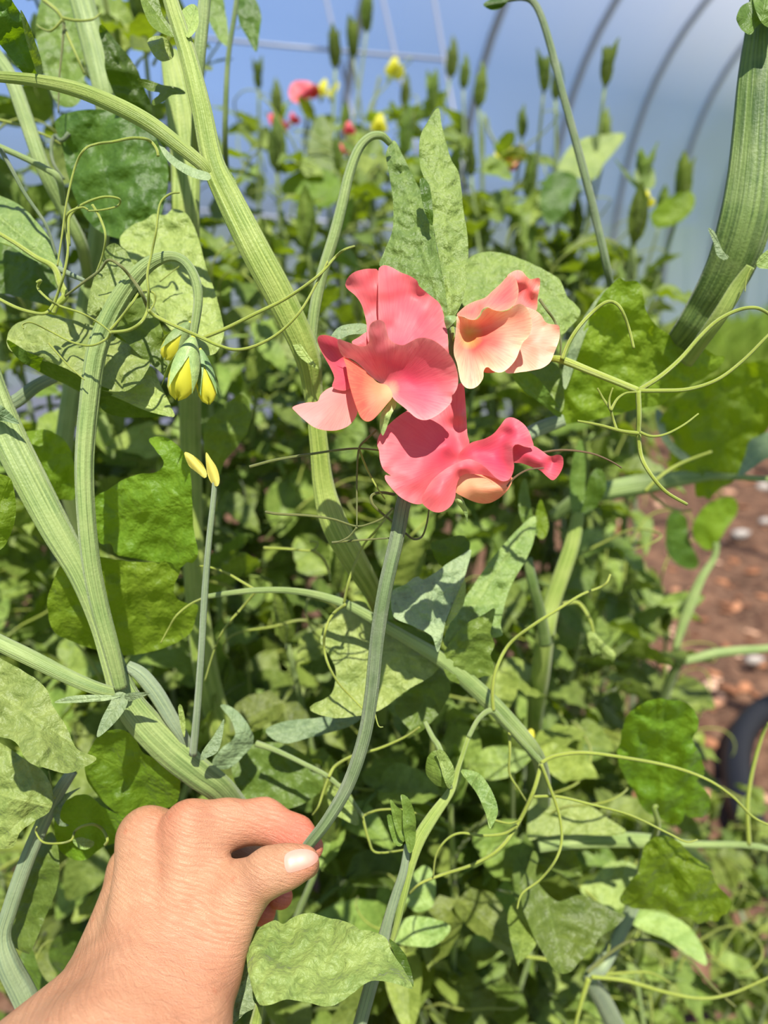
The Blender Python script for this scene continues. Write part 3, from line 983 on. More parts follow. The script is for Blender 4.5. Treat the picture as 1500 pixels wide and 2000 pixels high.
sheet('sepal', M['sepal'], f3, [dict(pts=[(648, 1150, 6), (665, 1088, 5), (712, 1140, 5), (742, 1230, 6), (741, 1312, 8), (715, 1235, 7), (680, 1185, 7)], ctrl=[(690, 1160, 3)], base=(660, 1095), tip=(741, 1310))], D3, T=ZB, step=4)
# ------------------------------------------------------------------ the vines in front, traced piece by piece
def vine_root(x, y, d, label, name='sweet_pea_vine', group=None):
    p = P(x, y, d)
    e = empty(name, (p.x, p.y, 0), label, 'vine', group)
    ident_inverse(e)
    return e
def down(x, y, d, r, dx=.0, dy=.06):
    """the rest of a stem from a pixel down to the soil"""
    a = P(x, y, d)
    return [(a + Vector((dx * .4, dy * .5, -.25)), r), (Vector((a.x + dx, a.y + dy, -.03)), r * 1.1)]
def leaf(parent, mat, pts, D, base=None, tip=None, tilt=(0, 0), cup=0, pucker=.5, ripple=1.0, step=6, scallop=1.2, **kw):
    pucker *= 1.7
    kw.setdefault('wavy', 5.0)
    return sheet('leaf', M[mat], parent, [dict(pts=pts)], D, base=base, tip=tip, tilt=tilt, cup=cup, pucker=pucker, ripple=ripple, step=step, scallop=scallop, **kw)

# --- vine running down diagonally from the top left to the pink flowers
v1 = vine_root(700, 1500, .44, 'ribbed green vine running diagonally from top left down behind the pink flowers')
v1_stem = stem('stem', M['stem_fresh'], v1, [(250, -330, .34, 20), (290, -180, .336, 23), (318, -60, .335, 26), (333, 0, .335, 28), (352, 60, .335, 31), (368, 110, .335, 33), (393, 210, .335, 37), (415, 315, .336, 42), (446, 385, .337, 50), (500, 492, .338, 56), (550, 585, .342, 55), (598, 690, .35, 48), (612, 770, .36, 36),
     (622, 860, .365, 34), (632, 950, .37, 40), (652, 1020, .372, 50), (690, 1090, .38, 48), (735, 1170, .41, 34), (745, 1230, .48, 24)], flat=.4, ribs=8, n=32, extra=down(745, 1230, .52, .004, dy=.15))
v1_pet = stem('petiole', M['stem_fresh'], v1, [(-300, 190, .35, 10), (-180, 155, .342, 14), (-60, 146, .335, 18), (0, 150, .335, 19), (75, 158, .333, 22), (150, 175, .333, 27), (220, 203, .332, 30), (290, 240, .332, 30), (350, 285, .333, 27), (395, 322, .334, 23), (412, 345, .336, 20)], flat=.45, ribs=6, n=24)
leaf(v1, 'leaf_dark', [(-30, -10), (12, -12), (28, 8), (48, 40), (62, 72), (79, 118), (80, 150), (72, 166), (58, 158), (30, 125), (0, 88), (-30, 60)], .33, base=(74, 164), tip=(-20, -10), tilt=(8, -14), cup=4, pucker=.6)
leaf(v1, 'leaf_green', [(40, 20), (55, 45), (70, 85), (82, 125), (78, 158), (64, 120), (50, 75)], .326, base=(76, 160), tip=(42, 22), tilt=(25, -10), pucker=.3, scallop=0)
sheet('stipule', M['leaf_green'], v1, [(275, -10), (282, 25), (300, 55), (338, 73), (340, 60), (318, 30), (305, -10)], .333, base=(338, 70), tip=(280, -10), tilt=(10, 5), cup=4, pucker=.4, step=6)
sheet('stipule', M['leaf_pale'], v1, [(352, 30), (368, 10), (384, 12), (388, 45), (378, 66), (364, 72)], .337, base=(366, 70), tip=(384, 5), tilt=(-5, 12), pucker=.3, step=6)
sheet('stipule', M['leaf_glaucous'], v1, [(303, 263), (318, 285), (345, 310), (378, 328), (408, 338), (408, 352), (375, 346), (340, 325), (318, 300)], .331, base=(408, 345), tip=(303, 263), tilt=(0, 10), pucker=.2, step=5, scallop=0)
sheet('stipule', M['leaf_pale'], v1, [(436, 318), (450, 335), (462, 358), (455, 368), (440, 350)], .34, base=(436, 345), tip=(460, 362), pucker=.2, step=5, scallop=0)
stem('flower_stalk', M['stem'], v1, [(606, 700, .352, 20), (612, 620, .352, 21), (628, 540, .352, 21), (652, 462, .352, 21), (668, 400, .352, 20), (682, 340, .352, 19), (700, 292, .352, 17), (722, 268, .352, 15), (745, 265, .353, 14), (762, 280, .356, 12)], flat=.85, ribs=6, n=18)
tendril(v1, [(309, 305), (306, 292), (296, 278), (282, 271), (255, 270), (220, 277), (190, 281), (165, 292), (147, 325), (130, 395), (121, 460), (112, 520)], .325, 6.5)
sheet('stipule', M['leaf_pale'], v1, [(560, 640), (575, 655), (600, 690), (622, 720), (605, 712), (580, 690)], .346, base=(605, 705), tip=(560, 640), step=5, pucker=.2, scallop=0)
leaf(v1, 'leaf_glaucous', [(640, 668), (660, 640), (690, 632), (716, 634), (716, 650), (680, 655), (655, 672), (640, 680)], .335, base=(640, 675), tip=(716, 640), tilt=(0, 12), pucker=.2, scallop=0)
# tendrils that wander across the middle of this vine
tendril(v1, [(395, 660), (440, 642), (500, 612), (560, 582), (620, 540), (655, 502), (672, 488), (692, 481)], .318, 8)
tendril(v1, [(290, 606), (305, 618), (345, 638), (395, 660), (425, 674), (460, 683), (500, 675), (545, 650), (585, 610), (615, 560), (640, 510)], .315, 8, M['tendril'])
tendril(v1, [(487, 912), (540, 898), (600, 888), (660, 879), (702, 876), (745, 880)], .318, 6, M['tendril_dark'])
tendril(v1, [(735, 840), (716, 858), (701, 877), (697, 930), (697, 985), (697, 1028)], .318, 5, M['tendril_dark'])
tendril(v1, [(701, 877), (716, 915), (735, 950), (752, 975)], .318, 5)
tendril(v1, [(519, 1000), (545, 1004), (600, 1007), (650, 1014), (695, 1028), (725, 1022), (750, 1010), (768, 992)], .316, 5.5, M['tendril_dark'])
tendril(v1, [(697, 1030), (682, 1048), (662, 1058), (648, 1060)], .316, 4.5, M['tendril_dark'])
tendril(v1, [(648, 1060), (690, 1056), (730, 1053), (760, 1051)], .32, 5, M['tendril_dark'])
tendril(v1, [(770, 966), (745, 962), (726, 968), (728, 985), (745, 1002), (768, 1020), (790, 1040), (808, 1053), (824, 1048), (833, 1025), (838, 995)], .323, 6, M['tendril_dark'])
tendril(v1, [(1050, 886), (1085, 880), (1120, 880), (1160, 887), (1195, 902), (1214, 914)], .31, 5, M['tendril_brown'])
tendril(v1, [(990, 950), (1005, 933), (1030, 918), (1062, 914)], .297, 5, M['tendril_brown'], wave=0)

# --- stout vine at the left with the arching stalk of yellow buds
v2 = vine_root(470, 1700, .46, 'stout hairy vine at the left with an arched stalk of drooping yellow buds')
v2_stem = stem('stem', M['stem'], v2, [(-160, 180, .37, 40), (-140, 330, .36, 48), (-105, 500, .35, 54), (-60, 640, .345, 58), (-25, 750, .345, 60), (15, 850, .345, 62), (60, 940, .345, 60), (110, 1035, .346, 55), (158, 1120, .348, 46), (195, 1215, .35, 38), (222, 1300, .35, 42), (243, 1358, .35, 50), (275, 1405, .352, 58), (330, 1462, .356, 60), (385, 1508, .362, 56), (440, 1552, .375, 50), (500, 1640, .41, 44)],
     flat=.45, ribs=8, n=32, extra=down(500, 1640, .42, .006))
v2_stalk = stem('flower_stalk', M['stem'], v2, [(236, 1345, .338, 24), (218, 1270, .335, 30), (196, 1190, .333, 33), (178, 1100, .331, 33), (168, 1000, .33, 33), (165, 900, .33, 34), (174, 790, .33, 35), (188, 690, .33, 36), (214, 620, .331, 36), (248, 562, .331, 33), (282, 523, .331, 28), (312, 505, .331, 22), (338, 501, .331, 18), (362, 513, .331, 18), (381, 545, .331, 18), (387, 585, .331, 17), (380, 640, .331, 15), (376, 665, .331, 12)],
     flat=.75, ribs=8, n=32, rib=.08, label='arched flower stalk')
stem('petiole', M['stem'], v2, [(-330, 1010, .36, 12), (-200, 1130, .345, 22), (-50, 1230, .335, 30), (0, 1256, .335, 30), (60, 1285, .335, 30), (130, 1320, .336, 27), (190, 1345, .338, 24), (238, 1356, .341, 20)], flat=.5, ribs=6, n=24)
stem('petiole', M['stem_grey'], v2, [(248, 1300, .352, 20), (275, 1318, .352, 28), (305, 1355, .353, 30), (335, 1405, .355, 27), (360, 1445, .358, 22), (385, 1500, .365, 18)], flat=.5, ribs=5, n=20)
sheet('stipule', M['leaf_glaucous'], v2, [(106, 1372), (135, 1360), (180, 1357), (215, 1358), (235, 1360), (210, 1368), (175, 1371), (140, 1373)], .334, base=(235, 1360), tip=(106, 1372), tilt=(0, 6), pucker=.2, step=5, scallop=0)
sheet('stipule', M['leaf_glaucous'], v2, [(228, 1352), (248, 1356), (250, 1370), (240, 1392), (218, 1418), (190, 1440), (196, 1410), (212, 1378)], .332, base=(240, 1357), tip=(190, 1440), tilt=(0, 10), cup=3, pucker=.2, step=5, scallop=0)
sheet('stipule', M['leaf_glaucous'], v2, [(243, 1358), (262, 1352), (292, 1354), (270, 1364), (250, 1370)], .334, base=(245, 1362), tip=(290, 1355), pucker=.1, step=5, scallop=0)
def hairs(stalk, n, length, seed):
    r = random.Random(seed)
    me = stalk.data
    V, Fc = [], []
    ps = me.polygons
    for _ in range(n):
        f = ps[r.randrange(len(ps) - 2)]
        vs_ = [me.vertices[i].co for i in f.vertices][:4]
        a, b = r.random(), r.random()
        p = (vs_[0] * (1 - a) + vs_[1] * a) * (1 - b) + (vs_[3] * (1 - a) + vs_[2] * a) * b
        nrm = (f.normal + Vector((r.gauss(0, .35), r.gauss(0, .35), r.gauss(0, .35)))).normalized()
        t = nrm.orthogonal().normalized() * .00005
        u = nrm.cross(t)
        k0 = len(V); L = length * r.uniform(.5, 1.2)
        V += [p + t, p - t * .5 + u * .8, p - t * .5 - u * .8, p + nrm * L]
        Fc += [(k0, k0 + 1, k0 + 3), (k0 + 1, k0 + 2, k0 + 3), (k0 + 2, k0, k0 + 3)]
    mesh_obj('hairs', V, Fc, M['hair'], stalk, kind='stuff')
hairs(v2_stalk, 5000, .0009, 1)
hairs(v2_stem, 3500, .0008, 2)
hairs(v1_stem, 3500, .0007, 3)
hairs(v1_pet, 2000, .0007, 4)
# withered bud stalk
stem('bud_stalk', M['stem_grey'], v2, [(377, 1475, .352, 15), (385, 1390, .348, 14), (393, 1280, .344, 13), (400, 1160, .341, 13), (408, 1060, .338, 12), (416, 985, .336, 11), (420, 940, .335, 10)], flat=.9, ribs=5, n=15)
for pts, base, tip in (([(360, 884), (375, 888), (395, 905), (404, 925), (400, 934), (386, 924), (368, 908)], (402, 932), (360, 884)), ([(402, 884), (412, 896), (424, 915), (429, 938), (424, 950), (412, 942), (404, 920)], (424, 945), (402, 884))):
    b = sheet('bud', M['bud_yellow'], v2, [dict(pts=pts, D=.333, cup=-8), dict(pts=pts, D=.337, cup=8)], .335, base=base, tip=tip, step=4)
sheet('stipule', M['leaf_glaucous'], v2, [(395, 1468), (415, 1440), (432, 1412), (438, 1405), (434, 1440), (425, 1468), (405, 1480), (392, 1485)], .35, base=(392, 1482), tip=(437, 1407), tilt=(0, 8), pucker=.2, step=5, scallop=0)
sheet('stipule', M['leaf_pale'], v2, [(348, 1380), (355, 1378), (362, 1410), (360, 1440), (352, 1415)], .35, base=(358, 1440), tip=(350, 1378), pucker=.1, step=5, scallop=0)

def drooping_bud(cx, cy, ang, L, W, d, parent):
    """closed bud hanging down: yellow petal cone inside a five-toothed green calyx"""
    ca, sa = math.cos(ang), math.sin(ang)
    axis = (RT * sa - UP * ca).normalized()                 # from the stalk to the tip
    o = P(cx, cy, d)
    px = d / F
    side = axis.cross(FW).normalized(); back = axis.cross(side)
    n = 20
    V, Fc = [], []
    prof = [(0, .08), (.12, .34), (.3, .66), (.5, .88), (.7, .94), (.86, .86), (.97, .6), (1.03, .12)]
    for s, r in prof:
        for k in range(n):
            th = 2 * math.pi * k / n
            rr = r * W * .44 * px * (1 + .06 * math.cos(4 * th))
            V.append(o + axis * (L * s * px * (1 + (.05 * math.sin(3 * th) if s > .6 else 0))) + side * rr * math.cos(th) + back * rr * math.sin(th))
    m = len(prof)
    for i in range(m - 1):
        for k in range(n):
            Fc.append((i * n + k, i * n + (k + 1) % n, (i + 1) * n + (k + 1) % n, (i + 1) * n + k))
    b = mesh_obj('flower_bud', V, Fc, M['petal_yellow'], parent, uv=[(i / (m * n), 0) for i in range(m * n)], attrs={'edge': [1] * (m * n), 'dist': [.5] * (m * n)})
    V, Fc, U = [], [], []
    nn, ms = 50, 12
    for i in range(ms + 1):
        s = i / ms
        for k in range(nn):
            th = 2 * math.pi * k / nn
            tooth = abs(((k / 10) % 1) - .5) * 2            # 1 at the notch, 0 at the tip
            lim = .94 - .58 * tooth ** .8
            q = s * lim
            r = W * .5 * px * min(1, (q / .62) ** .62 if q > 0 else 0) * (1.02 + .10 * (1 - tooth) * (q > .5) * (q - .5) * 3)
            V.append(o + axis * (L * q * px) + side * r * math.cos(th) + back * r * math.sin(th)); U.append((s, (tooth - .5) * .6))
    for i in range(ms):
        for k in range(nn):
            Fc.append((i * nn + k, i * nn + (k + 1) % nn, (i + 1) * nn + (k + 1) % nn, (i + 1) * nn + k))
    mesh_obj('calyx', V, Fc, M['sepal'], b, uv=U)
    return b
drooping_bud(378, 655, -.24, 122, 66, .322, v2)
drooping_bud(391, 680, .16, 104, 46, .330, v2)
drooping_bud(372, 628, -.60, 84, 48, .338, v2)
# leaves of this vine
leaf(v2, 'leaf_pale', [(-40, 1250), (0, 1285), (45, 1310), (88, 1342), (104, 1380), (130, 1420), (150, 1462), (188, 1480), (165, 1498), (130, 1510), (90, 1500), (55, 1488), (30, 1450), (0, 1438), (-40, 1420)], .315, base=(-40, 1330), tip=(185, 1482), tilt=(4, 16), cup=3, pucker=.8, pscale=20)
leaf(v2, 'leaf_bright', [(183, 976), (212, 956), (240, 937), (272, 926), (305, 922), (320, 905), (305, 880), (291, 858), (318, 853), (345, 868), (368, 900), (374, 950), (378, 1030), (387, 1080), (376, 1100), (366, 1098), (346, 1112), (334, 1098), (306, 1098), (278, 1093), (250, 1088), (226, 1082), (216, 1062), (196, 1062), (184, 1030)], .362, base=(378, 985), tip=(185, 1010), tilt=(-6, -8), cup=-4, pucker=.8, pscale=22, ripple=2)
leaf(v2, 'leaf_bright', [(200, 1088), (250, 1096), (300, 1098), (330, 1096), (352, 1112), (340, 1145), (345, 1168), (365, 1178), (386, 1182), (381, 1212), (370, 1238), (335, 1260), (290, 1274), (245, 1280), (190, 1270), (140, 1252), (104, 1232), (92, 1180), (102, 1140), (122, 1100), (160, 1085)], .385, base=(247, 1277), tip=(245, 1090), tilt=(4, -15), cup=3, pucker=.9, pscale=26)
leaf(v2, 'leaf_bright', [(40, 850), (70, 840), (100, 842), (132, 868), (150, 930), (148, 972), (120, 976), (85, 965), (62, 930), (48, 890)], .40, base=(130, 975), tip=(50, 850), tilt=(0, -12), pucker=.8)
leaf(v2, 'leaf_bright', [(-40, 930), (0, 926), (20, 935), (30, 970), (30, 1010), (20, 1045), (2, 1072), (-40, 1080)], .33, base=(-30, 1060), tip=(20, 935), tilt=(10, -6), pucker=.6)
leaf(v2, 'leaf_bright', [(192, 1438), (232, 1424), (262, 1440), (280, 1470), (318, 1488), (346, 1508), (352, 1538), (342, 1572), (310, 1580), (255, 1596), (222, 1584), (190, 1552), (170, 1522), (167, 1485)], .368, base=(345, 1560), tip=(180, 1470), tilt=(0, -10), cup=3, pucker=.7, pscale=24)

# --- tangle of leaves and tendrils at the upper left, behind the stalk
v3 = vine_root(120, 1500, .50, 'leafy vine at the upper left with crossing tendrils in front of the blue sky')
stem('stem', M['stem'], v3, [(150, -40, .43, 42), (168, 30, .43, 44), (186, 100, .43, 44), (206, 190, .43, 42), (215, 300, .44, 40), (190, 480, .45, 36), (150, 700, .46, 34), (120, 900, .47, 32)], flat=.5, ribs=6, n=24, extra=down(120, 900, .48, .006))
stem('stem', M['stem'], v3, [(-20, 90, .40, 24), (20, 150, .40, 26), (50, 230, .40, 27), (85, 330, .40, 26), (125, 410, .41, 24), (160, 480, .42, 22), (175, 560, .44, 20)], flat=.6, ribs=6, n=20)
stem('stem', M['stem_fresh'], v3, [(330, 100, .42, 34), (345, 170, .42, 50), (357, 260, .42, 54), (362, 340, .42, 54), (362, 430, .42, 52), (366, 600, .44, 46), (372, 860, .46, 40), (378, 1100, .47, 40), (400, 1300, .48, 46), (430, 1420, .49, 46)], flat=.4, ribs=7, n=28, extra=down(430, 1420, .5, .006))
stem('stem', M['stem'], v3, [(402, -30, .37, 22), (396, 40, .37, 23), (388, 130, .372, 22), (384, 220, .38, 18), (380, 300, .40, 16)], flat=.7, ribs=6, n=20)
stem('stem', M['stem_green_deep'], v3, [(466, -30, .45, 9), (458, 30, .45, 9), (446, 110, .45, 9), (441, 200, .45, 10), (440, 290, .46, 10), (450, 420, .5, 10)], flat=1, ribs=4, n=12)
leaf(v3, 'leaf_dark', [(108, 236), (150, 216), (205, 215), (258, 228), (302, 262), (326, 312), (326, 375), (308, 432), (272, 452), (238, 466), (192, 450), (158, 410), (135, 350), (122, 290)], .405, base=(215, 460), tip=(190, 215), tilt=(-4, 0), cup=-3, pucker=.9, pscale=24)
leaf(v3, 'leaf_dark', [(193, 60), (200, 49), (230, 84), (262, 125), (284, 178), (297, 226), (262, 226), (230, 196), (208, 145), (203, 100)], .395, base=(290, 225), tip=(198, 50), tilt=(10, -8), pucker=.9)
leaf(v3, 'leaf_pale', [(234, 466), (258, 440), (282, 430), (300, 418), (322, 420), (340, 408), (362, 416), (378, 440), (392, 480), (402, 520), (420, 570), (434, 625), (437, 655), (420, 690), (380, 690), (330, 640), (292, 590), (262, 540), (245, 500)], .375, base=(420, 685), tip=(300, 420), tilt=(-4, 12), cup=-3, pucker=1.1, pscale=18)
leaf(v3, 'leaf_pale', [(-30, 372), (0, 382), (40, 402), (80, 442), (105, 480), (122, 522), (100, 520), (60, 505), (20, 480), (-30, 455)], .37, base=(118, 520), tip=(-30, 400), tilt=(0, 18), pucker=.8)
leaf(v3, 'leaf_dark', [(-30, 470), (20, 482), (70, 505), (110, 530), (118, 560), (95, 575), (110, 600), (70, 590), (20, 575), (-30, 560)], .40, base=(115, 560), tip=(-30, 500), tilt=(0, 12), pucker=1.2)
leaf(v3, 'leaf_pale', [(13, 664), (24, 638), (58, 621), (90, 613), (130, 622), (175, 634), (205, 648), (250, 672), (290, 702), (288, 722), (268, 750), (240, 765), (205, 757), (160, 735), (110, 712), (60, 698), (22, 686)], .347, base=(285, 705), tip=(14, 662), tilt=(2, 14), cup=-3, pucker=.6, pscale=26, ripple=.8)
leaf(v3, 'leaf_dark', [(14, 664), (60, 690), (120, 712), (180, 735), (215, 752), (200, 775), (170, 772), (130, 752), (80, 728), (35, 700)], .351, base=(205, 765), tip=(15, 665), tilt=(0, -30), pucker=.3, scallop=.5)
leaf(v3, 'leaf_pale', [(270, 735), (295, 715), (315, 755), (338, 802), (340, 814), (322, 812), (280, 800), (235, 780), (195, 762), (240, 764)], .356, base=(335, 810), tip=(210, 765), tilt=(0, 16), pucker=.3, scallop=.4)
leaf(v3, 'leaf_dark', [(190, 762), (240, 778), (290, 800), (335, 812), (290, 815), (240, 815), (200, 800)], .362, base=(330, 812), tip=(195, 775), tilt=(0, -20), pucker=.3, scallop=.4)
leaf(v3, 'leaf_pale', [(170, 612), (178, 562), (192, 522), (204, 486), (224, 475), (240, 486), (248, 494), (262, 530), (245, 566), (215, 606), (196, 620), (182, 615)], .352, base=(200, 618), tip=(225, 477), tilt=(12, 6), cup=5, pucker=.4)
leaf(v3, 'leaf_green', [(225, 606), (255, 590), (288, 578), (302, 600), (318, 650), (332, 718), (326, 738), (308, 722), (278, 698), (240, 662), (220, 640)], .349, base=(328, 730), tip=(285, 580), tilt=(6, 4), cup=3, pucker=.5)
leaf(v3, 'leaf_green', [(90, -20), (130, -20), (150, 30), (160, 100), (165, 160), (150, 205), (110, 200), (80, 120), (70, 50)], .46, base=(155, 200), tip=(95, -20), tilt=(5, 10), pucker=1)
leaf(v3, 'leaf_pale', [(288, 80), (305, 70), (325, 75), (338, 95), (338, 112), (318, 120), (300, 108)], .345, base=(335, 115), tip=(290, 82), tilt=(6, 8), pucker=.3)
leaf(v3, 'leaf_dark', [(488, -10), (500, 0), (510, 30), (505, 80), (500, 102), (484, 75), (466, 40), (464, -10)], .47, base=(500, 100), tip=(480, -10), pucker=.5)
leaf(v3, 'leaf_green', [(405, -20), (430, -20), (440, 20), (446, 60), (446, 90), (428, 78), (412, 50), (400, 20)], .48, base=(446, 90), tip=(410, -20), pucker=.6)
leaf(v3, 'leaf_green', [(268, 155), (290, 156), (315, 165), (350, 172), (362, 183), (335, 186), (318, 198), (300, 206), (298, 196), (312, 182), (288, 176)], .36, base=(362, 183), tip=(268, 155), pucker=.5)
stem('petiole', M['tendril'], v3, [(-20, 445, .335, 8), (30, 475, .335, 8), (70, 502, .335, 9), (105, 522, .335, 11), (118, 555, .335, 14), (127, 578, .335, 13), (110, 597, .335, 12), (105, 612, .335, 8)], flat=.9, ribs=4, n=12)
stem('petiole', M['stem_grey'], v3, [(108, 522, .336, 12), (135, 535, .337, 10), (165, 548, .338, 7)], flat=.9, ribs=4, n=12)
tendril(v3, [(-10, 580), (30, 600), (62, 610), (88, 612), (103, 597), (114, 570), (125, 535), (133, 485), (128, 440), (135, 415), (160, 405), (172, 410)], .328, 7)
tendril(v3, [(72, 552), (80, 548), (74, 563), (95, 585), (118, 598), (160, 612), (195, 632), (216, 649)], .322, 6)
tendril(v3, [(216, 649), (250, 645), (275, 630), (288, 606), (290, 570), (288, 535), (296, 495), (305, 450), (312, 400), (330, 380), (350, 376)], .319, 7)
tendril(v3, [(290, 604), (275, 570), (258, 545), (236, 520), (212, 508), (195, 528), (165, 550), (128, 578)], .326, 7.5, M['tendril_dark'])
tendril(v3, [(216, 649), (208, 662), (178, 675), (140, 668), (100, 648), (62, 630), (44, 634), (46, 642)], .318, 5)
tendril(v3, [(215, 645), (235, 622), (258, 592), (275, 570), (300, 572), (302, 590), (292, 608)], .322, 6)
tendril(v3, [(95, 670), (112, 690), (135, 715), (165, 742)], .324, 4.5)
tendril(v3, [(185, 630), (192, 620), (200, 612), (196, 600)], .33, 5)
tendril(v3, [(135, 480), (134, 440), (138, 420), (160, 400), (200, 385), (232, 388), (230, 402), (200, 410), (172, 412)], .335, 6)
tendril(v3, [(180, 400), (195, 425), (206, 460), (200, 500), (185, 540)], .334, 6)
tendril(v3, [(0, 290), (20, 325), (50, 380), (90, 440), (110, 500)], .36, 9, M['stem_dark'])
tendril(v3, [(-10, 232), (40, 245), (90, 265), (125, 285)], .42, 6)
stem('petiole', M['stem'], v3, [(-10, 283, .37, 12), (40, 305, .37, 11), (90, 330, .37, 12), (115, 350, .37, 12), (125, 400, .38, 10)], flat=.8, ribs=4, n=12)
tendril(v3, [(85, 0), (110, 20), (122, 38), (128, 60), (150, 110), (165, 145)], .40, 8)
tendril(v3, [(122, 38), (100, 60), (80, 55), (72, 48)], .40, 5)
tendril(v3, [(122, 35), (150, 40), (180, 38), (196, 26)], .40, 6)
tendril(v3, [(125, 45), (122, 90), (116, 150), (114, 220)], .40, 5, M['tendril_dark'])
tendril(v3, [(135, 260), (120, 275), (108, 265), (100, 285), (105, 320), (125, 350)], .41, 9, M['stem_dark'])
tendril(v3, [(312, 550), (350, 520)], .36, 3)
stem('petiole', M['stem_grey'], v3, [(-20, 805, .37, 26), (30, 785, .37, 26), (70, 755, .37, 24), (110, 735, .38, 22)], flat=.5, ribs=5, n=16)
leaf(v3, 'leaf_glaucous', [(-30, 780), (0, 790), (25, 812), (38, 828), (15, 824), (-30, 812)], .335, base=(-30, 800), tip=(38, 828), pucker=.2)
leaf(v3, 'leaf_green', [(430, 800), (470, 770), (490, 800), (480, 850), (440, 900), (425, 930), (400, 880), (400, 830)], .44, base=(420, 920), tip=(460, 775), tilt=(0, -10), pucker=.8)

# --- vine at the lower left, beside the wrist
v4 = vine_root(-20, 1900, .44, 'grey-green vine at the lower left beside the wrist with a coiled leaf')
stem('stem', M['stem_grey'], v4, [(142, 1505, .36, 20), (110, 1555, .36, 24), (78, 1620, .36, 27), (45, 1700, .36, 28), (18, 1780, .36, 28), (5, 1830, .36, 30), (15, 1880, .36, 40), (50, 1950, .365, 44), (85, 2030, .37, 44)], flat=.45, ribs=6, n=24, extra=down(85, 2030, .39, .006))
leaf(v4, 'leaf_pale', [(-40, 1440), (0, 1450), (45, 1480), (85, 1508), (102, 1545), (98, 1582), (60, 1608), (38, 1628), (25, 1655), (-10, 1657), (-40, 1655)], .345, base=(100, 1575), tip=(-40, 1540), tilt=(4, 4), cup=-3, pucker=.9)
leaf(v4, 'leaf_green', [(98, 1625), (112, 1648), (116, 1700), (108, 1745), (85, 1800), (62, 1855), (50, 1862), (10, 1832), (25, 1780), (45, 1720), (70, 1660)], .37, base=(10, 1830), tip=(112, 1640), tilt=(-10, 4), pucker=.6)
leaf(v4, 'leaf_bright', [(108, 1590), (135, 1560), (170, 1552), (200, 1575), (235, 1592), (245, 1600), (235, 1640), (200, 1655), (165, 1680), (130, 1672), (110, 1645)], .375, base=(110, 1600), tip=(240, 1600), tilt=(0, -12), pucker=.5)
leaf(v4, 'leaf_glaucous', [(100, 1565), (118, 1555), (140, 1545), (158, 1538), (140, 1552), (122, 1575), (118, 1600), (135, 1612), (115, 1612), (102, 1590)], .36, base=(115, 1612), tip=(156, 1538), pucker=.3)
leaf(v4, 'leaf_pale', [(142, 1640), (160, 1635), (185, 1645), (178, 1656), (160, 1659), (146, 1650)], .36, base=(145, 1645), tip=(185, 1645), pucker=.2)
tendril(v4, [(205, 1650), (210, 1640), (200, 1620), (182, 1610), (160, 1614), (146, 1624), (140, 1640), (118, 1647), (85, 1645), (70, 1625), (72, 1615)], .352, 6)
tendril(v4, [(108, 1560), (100, 1530), (95, 1505)], .36, 4)
leaf(v4, 'leaf_dark', [(60, 1850), (80, 1900), (120, 1950), (140, 1990), (90, 2010), (60, 1960), (35, 1880)], .42, base=(40, 1870), tip=(130, 1990), tilt=(0, 8), pucker=.5)
leaf(v4, 'leaf_dark', [(110, 1830), (160, 1820), (165, 1860), (140, 1900), (120, 1910), (95, 1870)], .46, base=(100, 1880), tip=(160, 1825), tilt=(0, -8), pucker=.5)

# --- folded leaf pair behind the flowers
v5 = vine_root(900, 1500, .50, 'vine with two upright folded crinkled leaves behind the pink flowers')
stem('stem', M['stem'], v5, [(878, 615, .338, 12), (884, 670, .36, 13), (890, 720, .43, 12), (895, 780, .54, 10), (900, 840, .64, 9)], flat=.6, ribs=5, n=16, extra=down(900, 840, .68, .003, dy=.1))
leaf(v5, 'leaf_mid', [(769, 274), (785, 300), (808, 347), (834, 398), (846, 440), (856, 500), (868, 555), (874, 610), (872, 640), (850, 620), (815, 570), (780, 535), (742, 520), (750, 492), (766, 450), (768, 400), (761, 345), (754, 300)], .342, base=(872, 640), tip=(769, 274), tilt=(-9, 9), cup=2, pucker=1.3, pscale=17, step=5, scallop=.6, ripple=.6, wavy=3)
leaf(v5, 'leaf_mid', [(856, 211), (864, 250), (880, 308), (897, 342), (905, 410), (914, 470), (913, 530), (904, 585), (886, 622), (876, 635), (868, 590), (860, 520), (848, 450), (836, 395), (830, 355), (820, 320), (820, 270), (836, 236)], .344, base=(880, 632), tip=(856, 211), tilt=(8, 9), cup=2, pucker=1.3, pscale=17, step=5, scallop=.6, ripple=.6, wavy=3)
leaf(v5, 'leaf_dark', [(820, 350), (838, 360), (846, 420), (842, 440), (826, 400)], .334, base=(845, 440), tip=(822, 350), pucker=.2)
leaf(v5, 'leaf_mid', [(902, 590), (905, 540), (912, 508), (940, 493), (975, 493), (1010, 503), (1050, 520), (1082, 538), (1095, 548), (1108, 580), (1122, 592), (1134, 612), (1112, 640), (1095, 655), (1040, 680), (960, 660)], .375, base=(920, 640), tip=(1120, 590), tilt=(3, 12), cup=-2, pucker=.7, pscale=26)

